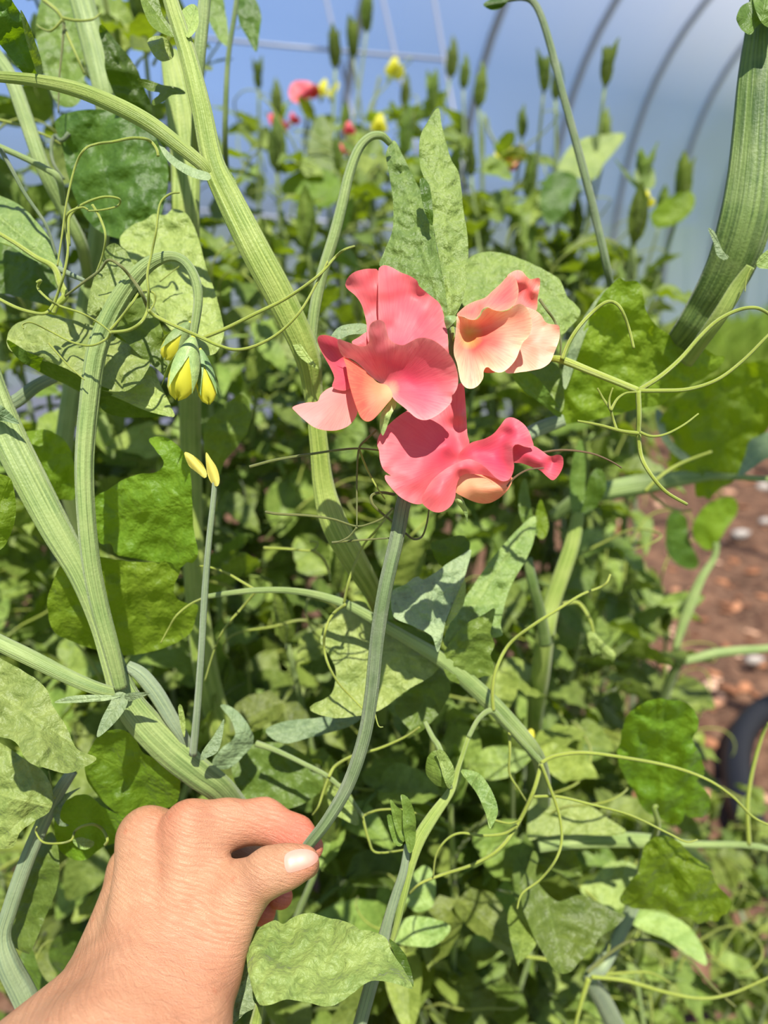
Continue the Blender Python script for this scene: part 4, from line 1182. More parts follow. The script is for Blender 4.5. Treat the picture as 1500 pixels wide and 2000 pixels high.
# --- thick vine at the right edge with the big cupped leaf and branched tendril
v6 = vine_root(1190, 1300, .56, 'thick flattened vine curving down the right edge to a cupped dark leaf')
stem('stem', M['stem_green_deep'], v6, [(1470, -420, .37, 30), (1490, -220, .36, 42), (1495, -60, .355, 50), (1490, 40, .355, 60), (1484, 140, .355, 78), (1478, 240, .356, 86), (1470, 340, .357, 92), (1455, 430, .36, 96), (1425, 520, .37, 88), (1380, 600, .385, 74), (1330, 670, .41, 60), (1262, 730, .52, 38), (1205, 770, .8, 20)], flat=.35, ribs=7, n=32, extra=down(1205, 770, .9, .005, dy=.2))
leaf(v6, 'leaf_green', [(1500, -20), (1470, 0), (1446, 15), (1438, 38), (1448, 58), (1466, 68), (1475, 55), (1488, 45), (1520, 40)], .345, base=(1488, 45), tip=(1440, 30), tilt=(6, 6), pucker=.4)
leaf(v6, 'leaf_green', [(1488, 45), (1470, -10), (1500, -30), (1530, 0), (1520, 50)], .342, base=(1488, 45), tip=(1500, -25), tilt=(-6, 6), pucker=.4)
sheet('stipule', M['leaf_glaucous'], v6, [(1383, 446), (1395, 452), (1404, 472), (1412, 490), (1424, 502), (1414, 508), (1400, 498), (1394, 475)], .352, base=(1422, 504), tip=(1383, 446), step=5, pucker=.2, scallop=0)
sheet('stipule', M['leaf_pale'], v6, [(1478, 512), (1490, 495), (1520, 480), (1520, 520), (1495, 525), (1480, 522)], .35, base=(1470, 520), tip=(1510, 490), step=5, pucker=.2, scallop=0)
stem('petiole', M['stem_fresh'], v6, [(1466, 520, .355, 16), (1440, 560, .36, 26), (1410, 610, .365, 28), (1375, 660, .375, 26), (1340, 710, .39, 22)], flat=.5, ribs=4, n=16)
tendril(v6, [(1466, 525), (1458, 545), (1455, 570)], .35, 3)
leaf(v6, 'leaf_bright', [(1198, 552), (1212, 543), (1222, 550), (1240, 548), (1252, 560), (1258, 590), (1264, 612), (1282, 636), (1302, 650), (1320, 662), (1328, 655), (1343, 652), (1352, 664), (1372, 678), (1398, 694), (1416, 697), (1404, 718), (1380, 735), (1350, 752), (1328, 768), (1290, 790), (1240, 800), (1180, 816), (1104, 827), (1098, 805), (1105, 750), (1122, 690), (1148, 625), (1175, 578)], .41, base=(1102, 820), tip=(1400, 700), tilt=(2, -16), cup=-4, pucker=1.2, pscale=24, ripple=1.5)
leaf(v6, 'leaf_glaucous', [(1196, 553), (1212, 543), (1222, 551), (1205, 575), (1180, 605), (1150, 640), (1130, 690), (1105, 760), (1100, 720), (1125, 650), (1160, 590)], .404, base=(1102, 760), tip=(1210, 545), tilt=(10, 14), pucker=.3)
stem('petiole', M['stem_grey'], v6, [(1102, 820, .415, 22), (1070, 830, .415, 28), (1035, 845, .41, 26), (1010, 858, .40, 22)], flat=.5, ribs=5, n=16)
leaf(v6, 'leaf_green', [(1000, 730), (1040, 730), (1075, 770), (1096, 806), (1090, 815), (1060, 790), (1020, 760)], .39, base=(1095, 812), tip=(1000, 732), tilt=(0, -18), pucker=.4)
leaf(v6, 'leaf_green', [(1030, 720), (1080, 700), (1100, 750), (1100, 800), (1085, 800), (1050, 765)], .40, base=(1095, 805), tip=(1060, 715), tilt=(0, 8), pucker=.4)
stem('petiole', M['tendril'], v6, [(1076, 700, .325, 12), (1100, 704, .322, 15), (1150, 724, .318, 14), (1200, 744, .315, 13), (1246, 763, .312, 13)], flat=.9, ribs=5, n=15)
tendril(v6, [(1098, 702), (1108, 675), (1128, 642), (1155, 612), (1182, 591), (1200, 591), (1214, 605), (1228, 640), (1238, 680)], .32, 9, wave=2)
tendril(v6, [(1054, 585), (1068, 605), (1085, 630), (1095, 665), (1094, 700)], .33, 6, M['tendril_dark'])
tendril(v6, [(1246, 763), (1290, 763), (1345, 760), (1400, 742), (1450, 705), (1500, 655), (1530, 625)], .312, 9, wave=2)
tendril(v6, [(1248, 762), (1290, 735), (1330, 700), (1365, 660), (1400, 627), (1440, 606), (1475, 601), (1500, 612), (1510, 625)], .314, 10, wave=2)
tendril(v6, [(1246, 763), (1248, 810), (1247, 845), (1252, 890), (1270, 925), (1300, 960), (1342, 985)], .312, 11, wave=2)
tendril(v6, [(1247, 846), (1215, 842), (1170, 830), (1128, 822)], .312, 8, wave=2)
tendril(v6, [(1205, 842), (1198, 820), (1192, 800), (1178, 778), (1167, 758)], .312, 6, wave=2)
tendril(v6, [(1192, 800), (1190, 780), (1197, 757)], .311, 5, wave=1)
tendril(v6, [(1193, 802), (1205, 780), (1222, 768), (1243, 766)], .311, 6, wave=1)
tendril(v6, [(1250, 844), (1272, 852), (1300, 848), (1335, 830), (1364, 808)], .312, 6, wave=2)

# --- nodding thin stalk at the top right
v7 = vine_root(1260, 900, .62, 'thin bare stalk with a hooked nodding tip rising against the grey film')
stem('flower_stalk', M['stem_dark'], v7, [(972, 6, .41, 8), (990, 0, .41, 9), (1020, -4, .41, 10), (1040, 3, .41, 12), (1056, 30, .41, 13), (1075, 90, .41, 14), (1098, 180, .41, 14), (1128, 290, .412, 15), (1162, 420, .415, 15), (1190, 545, .42, 14), (1203, 620, .47, 12), (1215, 700, .64, 9), (1230, 790, .9, 7)], flat=.9, ribs=5, n=15, extra=down(1230, 790, .95, .003, dy=.15))
sheet('flower_bud', M['leaf_dark'], v7, [dict(pts=[(944, 8), (955, 0), (975, -6), (992, 2), (980, 15), (962, 20), (948, 14)], D=.408, cup=-6), dict(pts=[(944, 8), (955, 0), (975, -6), (992, 2), (980, 15), (962, 20), (948, 14)], D=.413, cup=6)], .41, base=(990, 2), tip=(945, 10), step=5)

# --- middle vine below the blooms
v8 = vine_root(1120, 1800, .60, 'pale jointed vine slanting down right below the blooms with long arching tendrils')
stem('stem', M['stem'], v8, [(405, 1165, .37, 9), (450, 1158, .37, 10), (500, 1153, .37, 11), (560, 1153, .37, 12), (620, 1162, .37, 14), (680, 1182, .37, 17), (740, 1215, .372, 20), (800, 1250, .375, 23), (865, 1290, .38, 28), (930, 1345, .385, 32), (990, 1405, .39, 32), (1050, 1478, .40, 26), (1062, 1550, .45, 26), (1058, 1640, .56, 20)], flat=.6, ribs=6, n=24, extra=down(1058, 1640, .62, .005, dy=.2))
stem('stem', M['stem_fresh'], v8, [(1130, 1000, .50, 22), (1118, 1060, .50, 28), (1098, 1120, .50, 30), (1078, 1180, .50, 30), (1065, 1240, .50, 34), (1055, 1320, .52, 34), (1045, 1400, .56, 30), (1040, 1520, .64, 24)], flat=.5, ribs=6, n=24, extra=down(1040, 1520, .68, .005, dy=.12))
stem('stem', M['stem_green_deep'], v8, [(1030, 1090, .47, 18), (1040, 1140, .47, 20), (1055, 1200, .48, 22), (1065, 1260, .49, 24)], flat=.6, ribs=5, n=16)
leaf(v8, 'leaf_pale', [(640, 1210), (665, 1185), (690, 1174), (712, 1176), (722, 1190), (745, 1222), (800, 1250), (862, 1284), (845, 1318), (795, 1348), (745, 1385), (700, 1398), (650, 1402), (606, 1388), (612, 1375), (632, 1366), (650, 1350), (656, 1310), (640, 1275), (626, 1255), (630, 1230)], .385, base=(858, 1290), tip=(640, 1260), tilt=(3, 14), cup=-3, pucker=.9, pscale=22, ripple=1.4)
leaf(v8, 'leaf_glaucous', [(765, 1158), (790, 1142), (808, 1128), (818, 1126), (826, 1132), (850, 1118), (875, 1100), (900, 1085), (920, 1074), (914, 1105), (904, 1138), (890, 1172), (872, 1210), (856, 1274), (842, 1242), (805, 1222), (770, 1205)], .366, base=(856, 1272), tip=(918, 1076), tilt=(6, 12), cup=3, pucker=1.6, pscale=18, step=6)
leaf(v8, 'leaf_pale', [(906, 1134), (910, 1150), (905, 1180), (885, 1210), (870, 1222), (885, 1180)], .369, base=(870, 1220), tip=(908, 1136), pucker=.2)
leaf(v8, 'leaf_pale', [(1044, 1008), (1044, 1048), (1030, 1088), (1000, 1140), (986, 1180), (978, 1220), (982, 1240), (962, 1246), (930, 1250), (885, 1268), (866, 1252), (888, 1200), (920, 1150), (960, 1092), (1005, 1040)], .40, base=(872, 1255), tip=(1042, 1012), tilt=(4, 14), cup=-2, pucker=1.6, pscale=18)
leaf(v8, 'leaf_green', [(966, 1188), (945, 1200), (915, 1216), (888, 1242), (864, 1285), (872, 1320), (890, 1334), (915, 1336), (940, 1322), (962, 1318), (964, 1296), (958, 1280), (966, 1258), (958, 1235), (964, 1210)], .378, base=(862, 1290), tip=(962, 1200), tilt=(0, -2), cup=-4, pucker=1.6, pscale=16)
leaf(v8, 'leaf_dark', [(842, 1062), (868, 1052), (900, 1045), (918, 1060), (910, 1085), (870, 1108), (850, 1090)], .40, base=(860, 1105), tip=(910, 1050), tilt=(0, -10), pucker=.5)
leaf(v8, 'leaf_dark', [(760, 1210), (800, 1225), (845, 1245), (870, 1285), (830, 1262), (790, 1240), (755, 1222)], .39, base=(865, 1282), tip=(760, 1215), pucker=.3)
leaf(v8, 'leaf_green', [(770, 1380), (800, 1345), (850, 1300), (880, 1340), (860, 1390), (820, 1430), (800, 1425)], .41, base=(860, 1310), tip=(800, 1425), tilt=(0, 10), pucker=.7)
tendril(v8, [(672, 1178), (680, 1140), (692, 1105), (710, 1065), (738, 1032), (765, 1000)], .362, 6)
tendril(v8, [(675, 1180), (650, 1200), (636, 1230), (633, 1265), (642, 1300), (662, 1335), (690, 1365), (716, 1392)], .36, 6.5)
tendril(v8, [(405, 1165), (372, 1180), (345, 1202), (328, 1230), (314, 1256)], .368, 5)
tendril(v8, [(500, 1153), (470, 1135), (440, 1118), (410, 1108), (385, 1105)], .38, 6)
tendril(v8, [(500, 1155), (470, 1190), (440, 1225), (420, 1265), (400, 1330)], .40, 5)
tendril(v8, [(610, 1075), (630, 1090), (642, 1115), (645, 1135)], .42, 7)
tendril(v8, [(515, 1070), (560, 1072), (610, 1075), (620, 1060), (605, 1058)], .42, 6)
stem('petiole', M['stem'], v8, [(1057, 1490, .385, 13), (1020, 1450, .38, 11), (985, 1412, .375, 11), (960, 1388, .372, 11), (935, 1404, .37, 9), (915, 1440, .368, 9)], flat=.9, ribs=4, n=14)
tendril(v8, [(964, 1388), (962, 1350), (970, 1305), (995, 1258), (1040, 1222), (1090, 1190), (1135, 1162), (1170, 1148), (1185, 1138), (1192, 1122)], .372, 8)
tendril(v8, [(1057, 1490), (1085, 1476), (1140, 1470), (1220, 1480), (1310, 1497), (1380, 1522), (1430, 1555), (1470, 1595), (1510, 1615)], .382, 8)
tendril(v8, [(1057, 1492), (1042, 1545), (1012, 1608), (975, 1658), (925, 1688), (865, 1708), (822, 1725), (800, 1745)], .378, 9)
tendril(v8, [(1057, 1492), (1075, 1540), (1092, 1590), (1097, 1640), (1085, 1680), (1055, 1718), (1020, 1745), (1010, 1775)], .376, 7)
tendril(v8, [(1042, 1556), (1090, 1556), (1150, 1570), (1230, 1592), (1300, 1625), (1340, 1644), (1362, 1640)], .378, 6)
tendril(v8, [(1010, 1612), (985, 1628), (940, 1632), (900, 1627), (872, 1640), (852, 1670), (846, 1712)], .375, 6)
tendril(v8, [(960, 1600), (995, 1608), (1018, 1600)], .37, 5)
tendril(v8, [(995, 1430), (996, 1470), (995, 1510), (1012, 1540), (1030, 1568)], .385, 6)
tendril(v8, [(1100, 1180), (1130, 1178), (1152, 1210), (1160, 1240)], .47, 9)

# --- shoot with a bud tip beside the thumb
v9 = vine_root(735, 2050, .40, 'young shoot with a folded green tip standing to the right of the thumb')
stem('stem', M['stem_grey'], v9, [(795, 1650, .345, 12), (788, 1700, .345, 16), (772, 1750, .346, 18), (757, 1800, .347, 20), (742, 1860, .35, 26), (722, 1930, .355, 26), (700, 2010, .36, 26)], flat=.6, ribs=5, n=20, extra=down(700, 2010, .37, .005))
stem('stem', M['stem_fresh'], v9, [(915, 1440, .368, 8), (895, 1500, .362, 9), (880, 1545, .358, 15), (845, 1595, .354, 22), (818, 1640, .35, 24), (802, 1690, .348, 18), (788, 1750, .346, 14), (774, 1810, .346, 12), (762, 1850, .347, 9)], flat=.5, ribs=4, n=16)
for pts, d, b, t in (([(783, 1552), (800, 1562), (812, 1600), (810, 1650), (798, 1665), (788, 1620), (786, 1580)], .338, (800, 1660), (784, 1553)), ([(762, 1563), (775, 1575), (790, 1590), (792, 1640), (782, 1640), (770, 1610)], .341, (790, 1650), (763, 1563)),
                    ([(756, 1592), (772, 1598), (784, 1625), (786, 1650), (772, 1650), (762, 1625)], .344, (784, 1655), (757, 1593))):
    leaf(v9, 'leaf_green', pts, d, base=b, tip=t, cup=4, pucker=.6, step=5, scallop=.5)
leaf(v9, 'leaf_green', [(834, 1480), (848, 1466), (866, 1468), (880, 1490), (888, 1510), (882, 1535), (872, 1540), (850, 1532), (832, 1510)], .352, base=(872, 1540), tip=(855, 1466), tilt=(10, 2), cup=-6, pucker=.5)
leaf(v9, 'leaf_pale', [(850, 1468), (866, 1466), (884, 1495), (888, 1515), (878, 1540), (866, 1520), (858, 1490)], .348, base=(876, 1540), tip=(852, 1468), tilt=(14, 4), pucker=.8, pscale=8)
leaf(v9, 'leaf_pale', [(900, 1507), (918, 1504), (940, 1514), (958, 1540), (970, 1568), (972, 1590), (962, 1612), (956, 1618), (948, 1588), (930, 1548)], .35, base=(958, 1615), tip=(902, 1507), tilt=(0, 16), pucker=.3, scallop=.5)
stem('stem', M['stem'], v9, [(830, 1410, .37, 8), (845, 1440, .365, 10), (860, 1466, .36, 11), (880, 1540, .358, 10)], flat=.8, ribs=4, n=12)
tendril(v9, [(740, 1330), (730, 1370), (738, 1415), (748, 1420)], .325, 4)

# --- leaf pair right under the hand
v10 = vine_root(495, 2050, .36, 'broad crinkled leaf pair on a short stem right under the hand')
stem('stem', M['stem_fresh'], v10, [(507, 1962, .312, 17), (502, 1985, .313, 21), (497, 2015, .315, 24), (490, 2080, .33, 24)], flat=.7, ribs=6, n=20, extra=down(490, 2080, .34, .005, dy=.12))
leaf(v10, 'leaf_pale', [(507, 1962), (494, 1935), (486, 1905), (482, 1870), (484, 1842), (496, 1822), (515, 1806), (538, 1797), (548, 1803), (556, 1803), (572, 1792), (605, 1783), (640, 1792), (662, 1796), (690, 1806), (702, 1816), (722, 1818), (752, 1830), (766, 1860), (788, 1892), (805, 1926), (800, 1931), (768, 1920), (725, 1916), (695, 1935), (660, 1960), (635, 1966), (600, 1958), (560, 1952), (530, 1962)], .305, base=(508, 1962), tip=(800, 1926), tilt=(0, 18), cup=-5, pucker=2.0, pscale=24, step=7, ripple=1.5)
leaf(v10, 'leaf_glaucous', [(503, 1966), (494, 1952), (492, 1920), (482, 1885), (468, 1882), (455, 1910), (440, 1950), (425, 1990), (415, 2030), (440, 2020), (465, 1992), (485, 1975)], .318, base=(503, 1966), tip=(430, 2010), tilt=(4, 10), pucker=.4)
leaf(v10, 'leaf_dark', [(760, 1835), (785, 1855), (798, 1880), (808, 1920), (802, 1925), (780, 1885)], .316, base=(765, 1850), tip=(804, 1922), pucker=.3)

# --- vine at the lower right with large lit leaves
v11 = vine_root(1240, 2000, .72, 'vine at the lower right with large bright scalloped leaves and a level stem')
stem('stem', M['stem'], v11, [(1052, 1652, .47, 24), (1100, 1645, .475, 26), (1180, 1640, .48, 28), (1262, 1642, .49, 26), (1300, 1645, .49, 17), (1360, 1649, .49, 13), (1460, 1651, .49, 11), (1530, 1668, .49, 9), (1640, 1720, .51, 6)], flat=.5, ribs=6, n=20)
stem('stem', M['stem_grey'], v11, [(1265, 1640, .49, 18), (1240, 1760, .52, 22), (1180, 1880, .52, 26), (1155, 1910, .5, 26), (1180, 1960, .52, 34), (1220, 2040, .55, 34)], flat=.5, ribs=6, n=20, extra=down(1220, 2040, .58, .007))
leaf(v11, 'leaf_bright', [(1210, 1452), (1222, 1405), (1240, 1382), (1290, 1365), (1340, 1372), (1362, 1398), (1364, 1420), (1352, 1448), (1366, 1468), (1376, 1500), (1374, 1515), (1360, 1525), (1382, 1548), (1388, 1578), (1376, 1594), (1348, 1598), (1338, 1590), (1334, 1602), (1322, 1612), (1300, 1606), (1262, 1585), (1238, 1545), (1212, 1502), (1205, 1475)], .455, base=(1295, 1605), tip=(1290, 1366), tilt=(-4, -22), cup=-5, pucker=1.8, pscale=24, ripple=3, scallop=3.2, wavy=9)
leaf(v11, 'leaf_bright', [(1268, 1640), (1300, 1632), (1325, 1645), (1350, 1668), (1388, 1700), (1398, 1725), (1425, 1755), (1426, 1780), (1408, 1790), (1402, 1800), (1385, 1797), (1366, 1806), (1345, 1790), (1320, 1790), (1300, 1778), (1262, 1775), (1230, 1772), (1210, 1755), (1226, 1730), (1246, 1700), (1255, 1665)], .44, base=(1280, 1640), tip=(1400, 1790), tilt=(0, -9), cup=-4, pucker=1.8, pscale=22, ripple=3, scallop=3.2, wavy=9)
leaf(v11, 'leaf_green', [(1042, 1662), (1052, 1678), (1046, 1702), (1055, 1730), (1090, 1760), (1130, 1748), (1165, 1760), (1200, 1780), (1222, 1788), (1200, 1812), (1172, 1830), (1160, 1852), (1138, 1872), (1112, 1900), (1086, 1896), (1056, 1855), (1030, 1800), (1018, 1760), (1014, 1730), (1030, 1695)], .43, base=(1045, 1665), tip=(1100, 1900), tilt=(4, 14), cup=4, wavy=3, pucker=1.0, pscale=24)
leaf(v11, 'leaf_pale', [(1034, 1562), (1060, 1552), (1100, 1556), (1150, 1572), (1190, 1600), (1222, 1622), (1200, 1632), (1120, 1630), (1060, 1634), (1032, 1640), (1030, 1600)], .47, base=(1040, 1640), tip=(1215, 1622), tilt=(0, 14), pucker=.9)
leaf(v11, 'leaf_pale', [(1135, 1745), (1145, 1720), (1160, 1718), (1180, 1690), (1210, 1680), (1245, 1695), (1235, 1740), (1220, 1770), (1190, 1775)], .53, base=(1240, 1690), tip=(1140, 1740), tilt=(0, 14), pucker=.5)
leaf(v11, 'leaf_pale', [(1215, 1785), (1240, 1776), (1300, 1785), (1345, 1810), (1372, 1850), (1380, 1885), (1350, 1870), (1300, 1835), (1250, 1815)], .55, base=(1215, 1788), tip=(1378, 1880), tilt=(0, 16), pucker=.9)
leaf(v11, 'leaf_green', [(930, 1830), (935, 1800), (960, 1760), (985, 1720), (1005, 1740), (1012, 1780), (1000, 1820), (975, 1840), (945, 1838)], .55, base=(985, 1725), tip=(940, 1838), tilt=(0, -6), pucker=.6)
leaf(v11, 'leaf_pale', [(800, 1790), (850, 1795), (880, 1810), (860, 1840), (830, 1850), (775, 1842), (760, 1820)], .45, base=(770, 1810), tip=(860, 1838), tilt=(0, 12), pucker=.6)
leaf(v11, 'leaf_pale', [(795, 1720), (830, 1690), (850, 1720), (845, 1770), (810, 1780), (785, 1750)], .47, base=(790, 1740), tip=(850, 1740), tilt=(0, 12), pucker=.6)
tendril(v11, [(1275, 1642, 10), (1285, 1610, -5), (1278, 1580, -12), (1284, 1574, -12)], .46, 13, M['stem_fresh'])
tendril(v11, [(1463, 1650), (1460, 1575), (1470, 1505), (1488, 1440), (1502, 1412)], .49, 9)
tendril(v11, [(1155, 1908), (1220, 1915), (1300, 1938), (1370, 1950), (1430, 1940), (1510, 1905)], .49, 8)
tendril(v11, [(1148, 1900), (1180, 1870), (1235, 1837), (1290, 1842), (1340, 1868), (1390, 1925), (1436, 1966)], .5, 7, M['tendril_dark'])
tendril(v11, [(1150, 1910), (1136, 1955), (1122, 2010)], .49, 11)
tendril(v11, [(1165, 1905), (1220, 1900), (1270, 1900), (1310, 1920)], .52, 6)
tendril(v11, [(1075, 1875), (1040, 1870), (1000, 1868), (990, 1900), (1010, 1940)], .55, 7)

# --- big lit leaf and level branch at the right edge
v12 = vine_root(1560, 1300, .80, 'vine at the right edge with a dark broad leaf above the bare soil')
leaf(v12, 'leaf_bright', [(1285, 832), (1302, 800), (1340, 765), (1388, 738), (1440, 714), (1500, 702), (1560, 700), (1560, 800), (1505, 830), (1480, 882), (1440, 935), (1402, 958), (1386, 976), (1376, 968), (1360, 970), (1352, 930), (1320, 895), (1312, 855)], .56, base=(1540, 720), tip=(1300, 830), tilt=(0, -20), cup=-3, pucker=2.2, pscale=26, ripple=3, scallop=3.2, wavy=9)
leaf(v12, 'leaf_glaucous', [(1280, 800), (1295, 808), (1300, 840), (1318, 868), (1350, 895), (1330, 898), (1300, 870), (1285, 840)], .565, base=(1285, 805), tip=(1345, 897), tilt=(0, 14), pucker=.4)
leaf(v12, 'leaf_glaucous', [(1540, 800), (1500, 842), (1465, 860), (1455, 890), (1440, 930), (1455, 925), (1490, 900), (1540, 870)], .55, base=(1540, 830), tip=(1440, 930), tilt=(0, 14), pucker=.4)
stem('stem', M['stem'], v12, [(1720, 900, .6, 5), (1560, 935, .58, 10), (1490, 935, .58, 11), (1400, 930, .58, 14), (1330, 935, .58, 28), (1260, 945, .585, 38), (1190, 958, .59, 36), (1130, 975, .6, 28), (1080, 1010, .62, 22)], flat=.5, ribs=6, n=20)
stem('stem', M['stem'], v12, [(1720, 1290, .77, 5), (1560, 1265, .75, 12), (1480, 1268, .75, 16), (1400, 1275, .75, 18), (1330, 1290, .75, 16), (1322, 1260, .75, 14), (1345, 1190, .75, 20), (1370, 1130, .75, 16), (1395, 1090, .75, 12), (1400, 1060, .75, 12)], flat=.6, ribs=5, n=16)
stem('stem', M['stem'], v12, [(1330, 1285, .75, 18), (1300, 1350, .78, 18), (1280, 1450, .82, 18)], flat=.6, ribs=5, n=16, extra=down(1280, 1450, .85, .007))
leaf(v12, 'leaf_bright', [(1362, 1060), (1352, 1030), (1375, 990), (1410, 972), (1435, 975), (1440, 1000), (1420, 1030), (1402, 1060), (1385, 1075)], .75, base=(1385, 1072), tip=(1435, 978), tilt=(0, -10), cup=4, pucker=1.5, pscale=10)
leaf(v12, 'leaf_dark', [(1310, 1000), (1340, 1010), (1345, 1050), (1365, 1100), (1345, 1112), (1310, 1090), (1300, 1050)], .76, base=(1362, 1105), tip=(1312, 1000), tilt=(0, -10), pucker=.8)
tendril(v12, [(1270, 965), (1300, 988), (1330, 998), (1352, 996)], .6, 6)
tendril(v12, [(1260, 960), (1290, 930), (1330, 905), (1390, 882)], .5, 8)

# --- grey curled leaves in the gap above the fingers, on the middle vine
leaf(v8, 'leaf_glaucous', [(520, 1424), (560, 1408), (620, 1402), (660, 1396), (705, 1400), (684, 1418), (640, 1432), (600, 1442), (560, 1452), (530, 1442)], .40, base=(525, 1435), tip=(700, 1400), tilt=(0, 14), pucker=.7)
leaf(v8, 'leaf_green', [(452, 1502), (476, 1462), (540, 1450), (600, 1478), (632, 1528), (600, 1566), (540, 1582), (480, 1562)], .42, base=(530, 1455), tip=(560, 1580), tilt=(0, 8), pucker=.9)
leaf(v8, 'leaf_glaucous', [(430, 1378), (452, 1380), (480, 1408), (496, 1446), (472, 1480), (442, 1502), (414, 1492), (432, 1462), (458, 1440), (452, 1408)], .39, base=(500, 1455), tip=(432, 1380), tilt=(6, 4), pucker=.7)
stem('petiole', M['stem'], v8, [(500, 1452, .392, 12), (535, 1464, .39, 10), (590, 1490, .388, 9), (642, 1518, .386, 9), (680, 1555, .385, 8), (708, 1594, .385, 7)], flat=.9, ribs=4, n=12)
tendril(v8, [(642, 1518), (655, 1496), (690, 1476), (740, 1462), (790, 1440), (820, 1420)], .385, 7)
tendril(v8, [(642, 1518), (632, 1545), (622, 1575), (610, 1592)], .385, 6)
tendril(v8, [(708, 1594), (720, 1640), (735, 1665), (790, 1660)], .39, 6)
tendril(v8, [(708, 1594), (740, 1582), (790, 1582), (830, 1595)], .39, 5)
leaf(v8, 'leaf_pale', [(640, 1540), (665, 1530), (690, 1560), (700, 1610), (670, 1600), (645, 1580)], .40, base=(645, 1535), tip=(698, 1608), tilt=(0, 10), pucker=.5)
# bud shoots right of the lower bloom
leaf(v8, 'leaf_green', [(1120, 1002), (1112, 960), (1118, 900), (1134, 858), (1143, 900), (1142, 960), (1136, 998)], .50, base=(1130, 1000), tip=(1134, 860), tilt=(10, 0), cup=4, pucker=.6)
leaf(v8, 'leaf_dark', [(1132, 1004), (1142, 960), (1160, 918), (1178, 922), (1184, 950), (1172, 980), (1150, 1005)], .505, base=(1134, 1002), tip=(1175, 922), tilt=(-10, 0), cup=4, pucker=.6)
leaf(v8, 'leaf_green', [(1012, 985), (1018, 945), (1028, 935), (1036, 980), (1044, 1020), (1052, 1040), (1036, 1045), (1020, 1020)], .45, base=(1045, 1045), tip=(1026, 937), cup=3, pucker=.5)
leaf(v8, 'leaf_bright', [(1048, 1045), (1046, 1005), (1056, 975), (1066, 1000), (1072, 1030), (1062, 1052)], .45, base=(1052, 1050), tip=(1056, 977), cup=3, pucker=.5)
for pts, b, t in (([(1148, 1238), (1160, 1235), (1178, 1254), (1202, 1276), (1194, 1290), (1166, 1266)], (1152, 1238), (1200, 1286)), ([(1146, 1236), (1160, 1242), (1167, 1262), (1160, 1280), (1150, 1264)], (1150, 1238), (1160, 1278))):
    sheet('bud', M['leaf_pale'], v8, [dict(pts=pts, D=.467, cup=-8), dict(pts=pts, D=.471, cup=8)], .47, base=b, tip=t, step=5)
drop = sheet('bud', M['petal_yellow'], v8, [dict(pts=[(1028, 1440), (1034, 1424), (1042, 1426), (1044, 1440), (1036, 1452)], D=.46, cup=-5), dict(pts=[(1028, 1440), (1034, 1424), (1042, 1426), (1044, 1440), (1036, 1452)], D=.463, cup=5)], .46, base=(1036, 1452), tip=(1038, 1425), step=4)
# ------------------------------------------------------------------ the row of vines behind
def leaflet(V, Fc, U, origin, yaw, L, W, droop, fold, wav, seed, ns=9, nt=6):
    r = random.Random(seed)
    n0 = len(V)
    ph = r.uniform(0, 6)
    ca, sa = math.cos(yaw), math.sin(yaw)
    for i in range(ns + 1):
        s = i / ns
        w = W * .5 * (math.sin(math.pi * min(1, s * .98 + .02) ** .82) ** .72) if 0 < s < 1 else W * .03
        for j in range(-nt // 2, nt // 2 + 1):
            t = j / (nt / 2)
            x = L * s; y = w * t
            z = -droop * L * s * s + fold * abs(y) + wav * W * .5 * abs(t) ** 2 * math.sin(s * 11 + ph + (2 if t > 0 else 0)) + .05 * W * math.sin(s * 23 + abs(t) * 5)
            V.append(Vector((origin[0] + x * ca - y * sa, origin[1] + x * sa + y * ca, origin[2] + z)))
            U.append((s, t * w / L))
    m = nt + 1
    for i in range(ns):
        for j in range(nt):
            a = n0 + i * m + j
            Fc.append((a, a + 1, a + m + 1, a + m))

def leaf_template(seed):
    r = random.Random(seed)
    V, Fc, U = [], [], []
    pl = r.uniform(.02, .04)
    path = [Vector((0, 0, 0)), Vector((pl * .5, 0, .004)), Vector((pl, 0, .004))]
    a, b, c = tube_data(path, [.0016, .0022, .0014], n=6, flat=.5)
    V += a; Fc += b; U += [(q[0], .3) for q in c]
    L = r.uniform(.044, .060)
    for sg in (-1, 1):
        leaflet(V, Fc, U, (pl, 0, .004), sg * r.uniform(.5, .95), L * r.uniform(.9, 1.05), L * r.uniform(.44, .72), r.uniform(-.15, .6), r.uniform(-.2, .9), r.uniform(.06, .2), r.random())
    me = bpy.data.meshes.new('leaf')
    me.from_pydata([tuple(v) for v in V], [], Fc)
    me.polygons.foreach_set('use_smooth', [True] * len(me.polygons))
    l = me.uv_layers.new(name='UVMap')
    idx = np.empty(len(me.loops), np.int32); me.loops.foreach_get('vertex_index', idx)
    l.data.foreach_set('uv', np.array([(u[0], u[1]) for u in U], np.float32)[idx].ravel())
    me.materials.append(M['leaf_row'])
    return me, pl
LEAF = [leaf_template(100 + i) for i in range(10)]

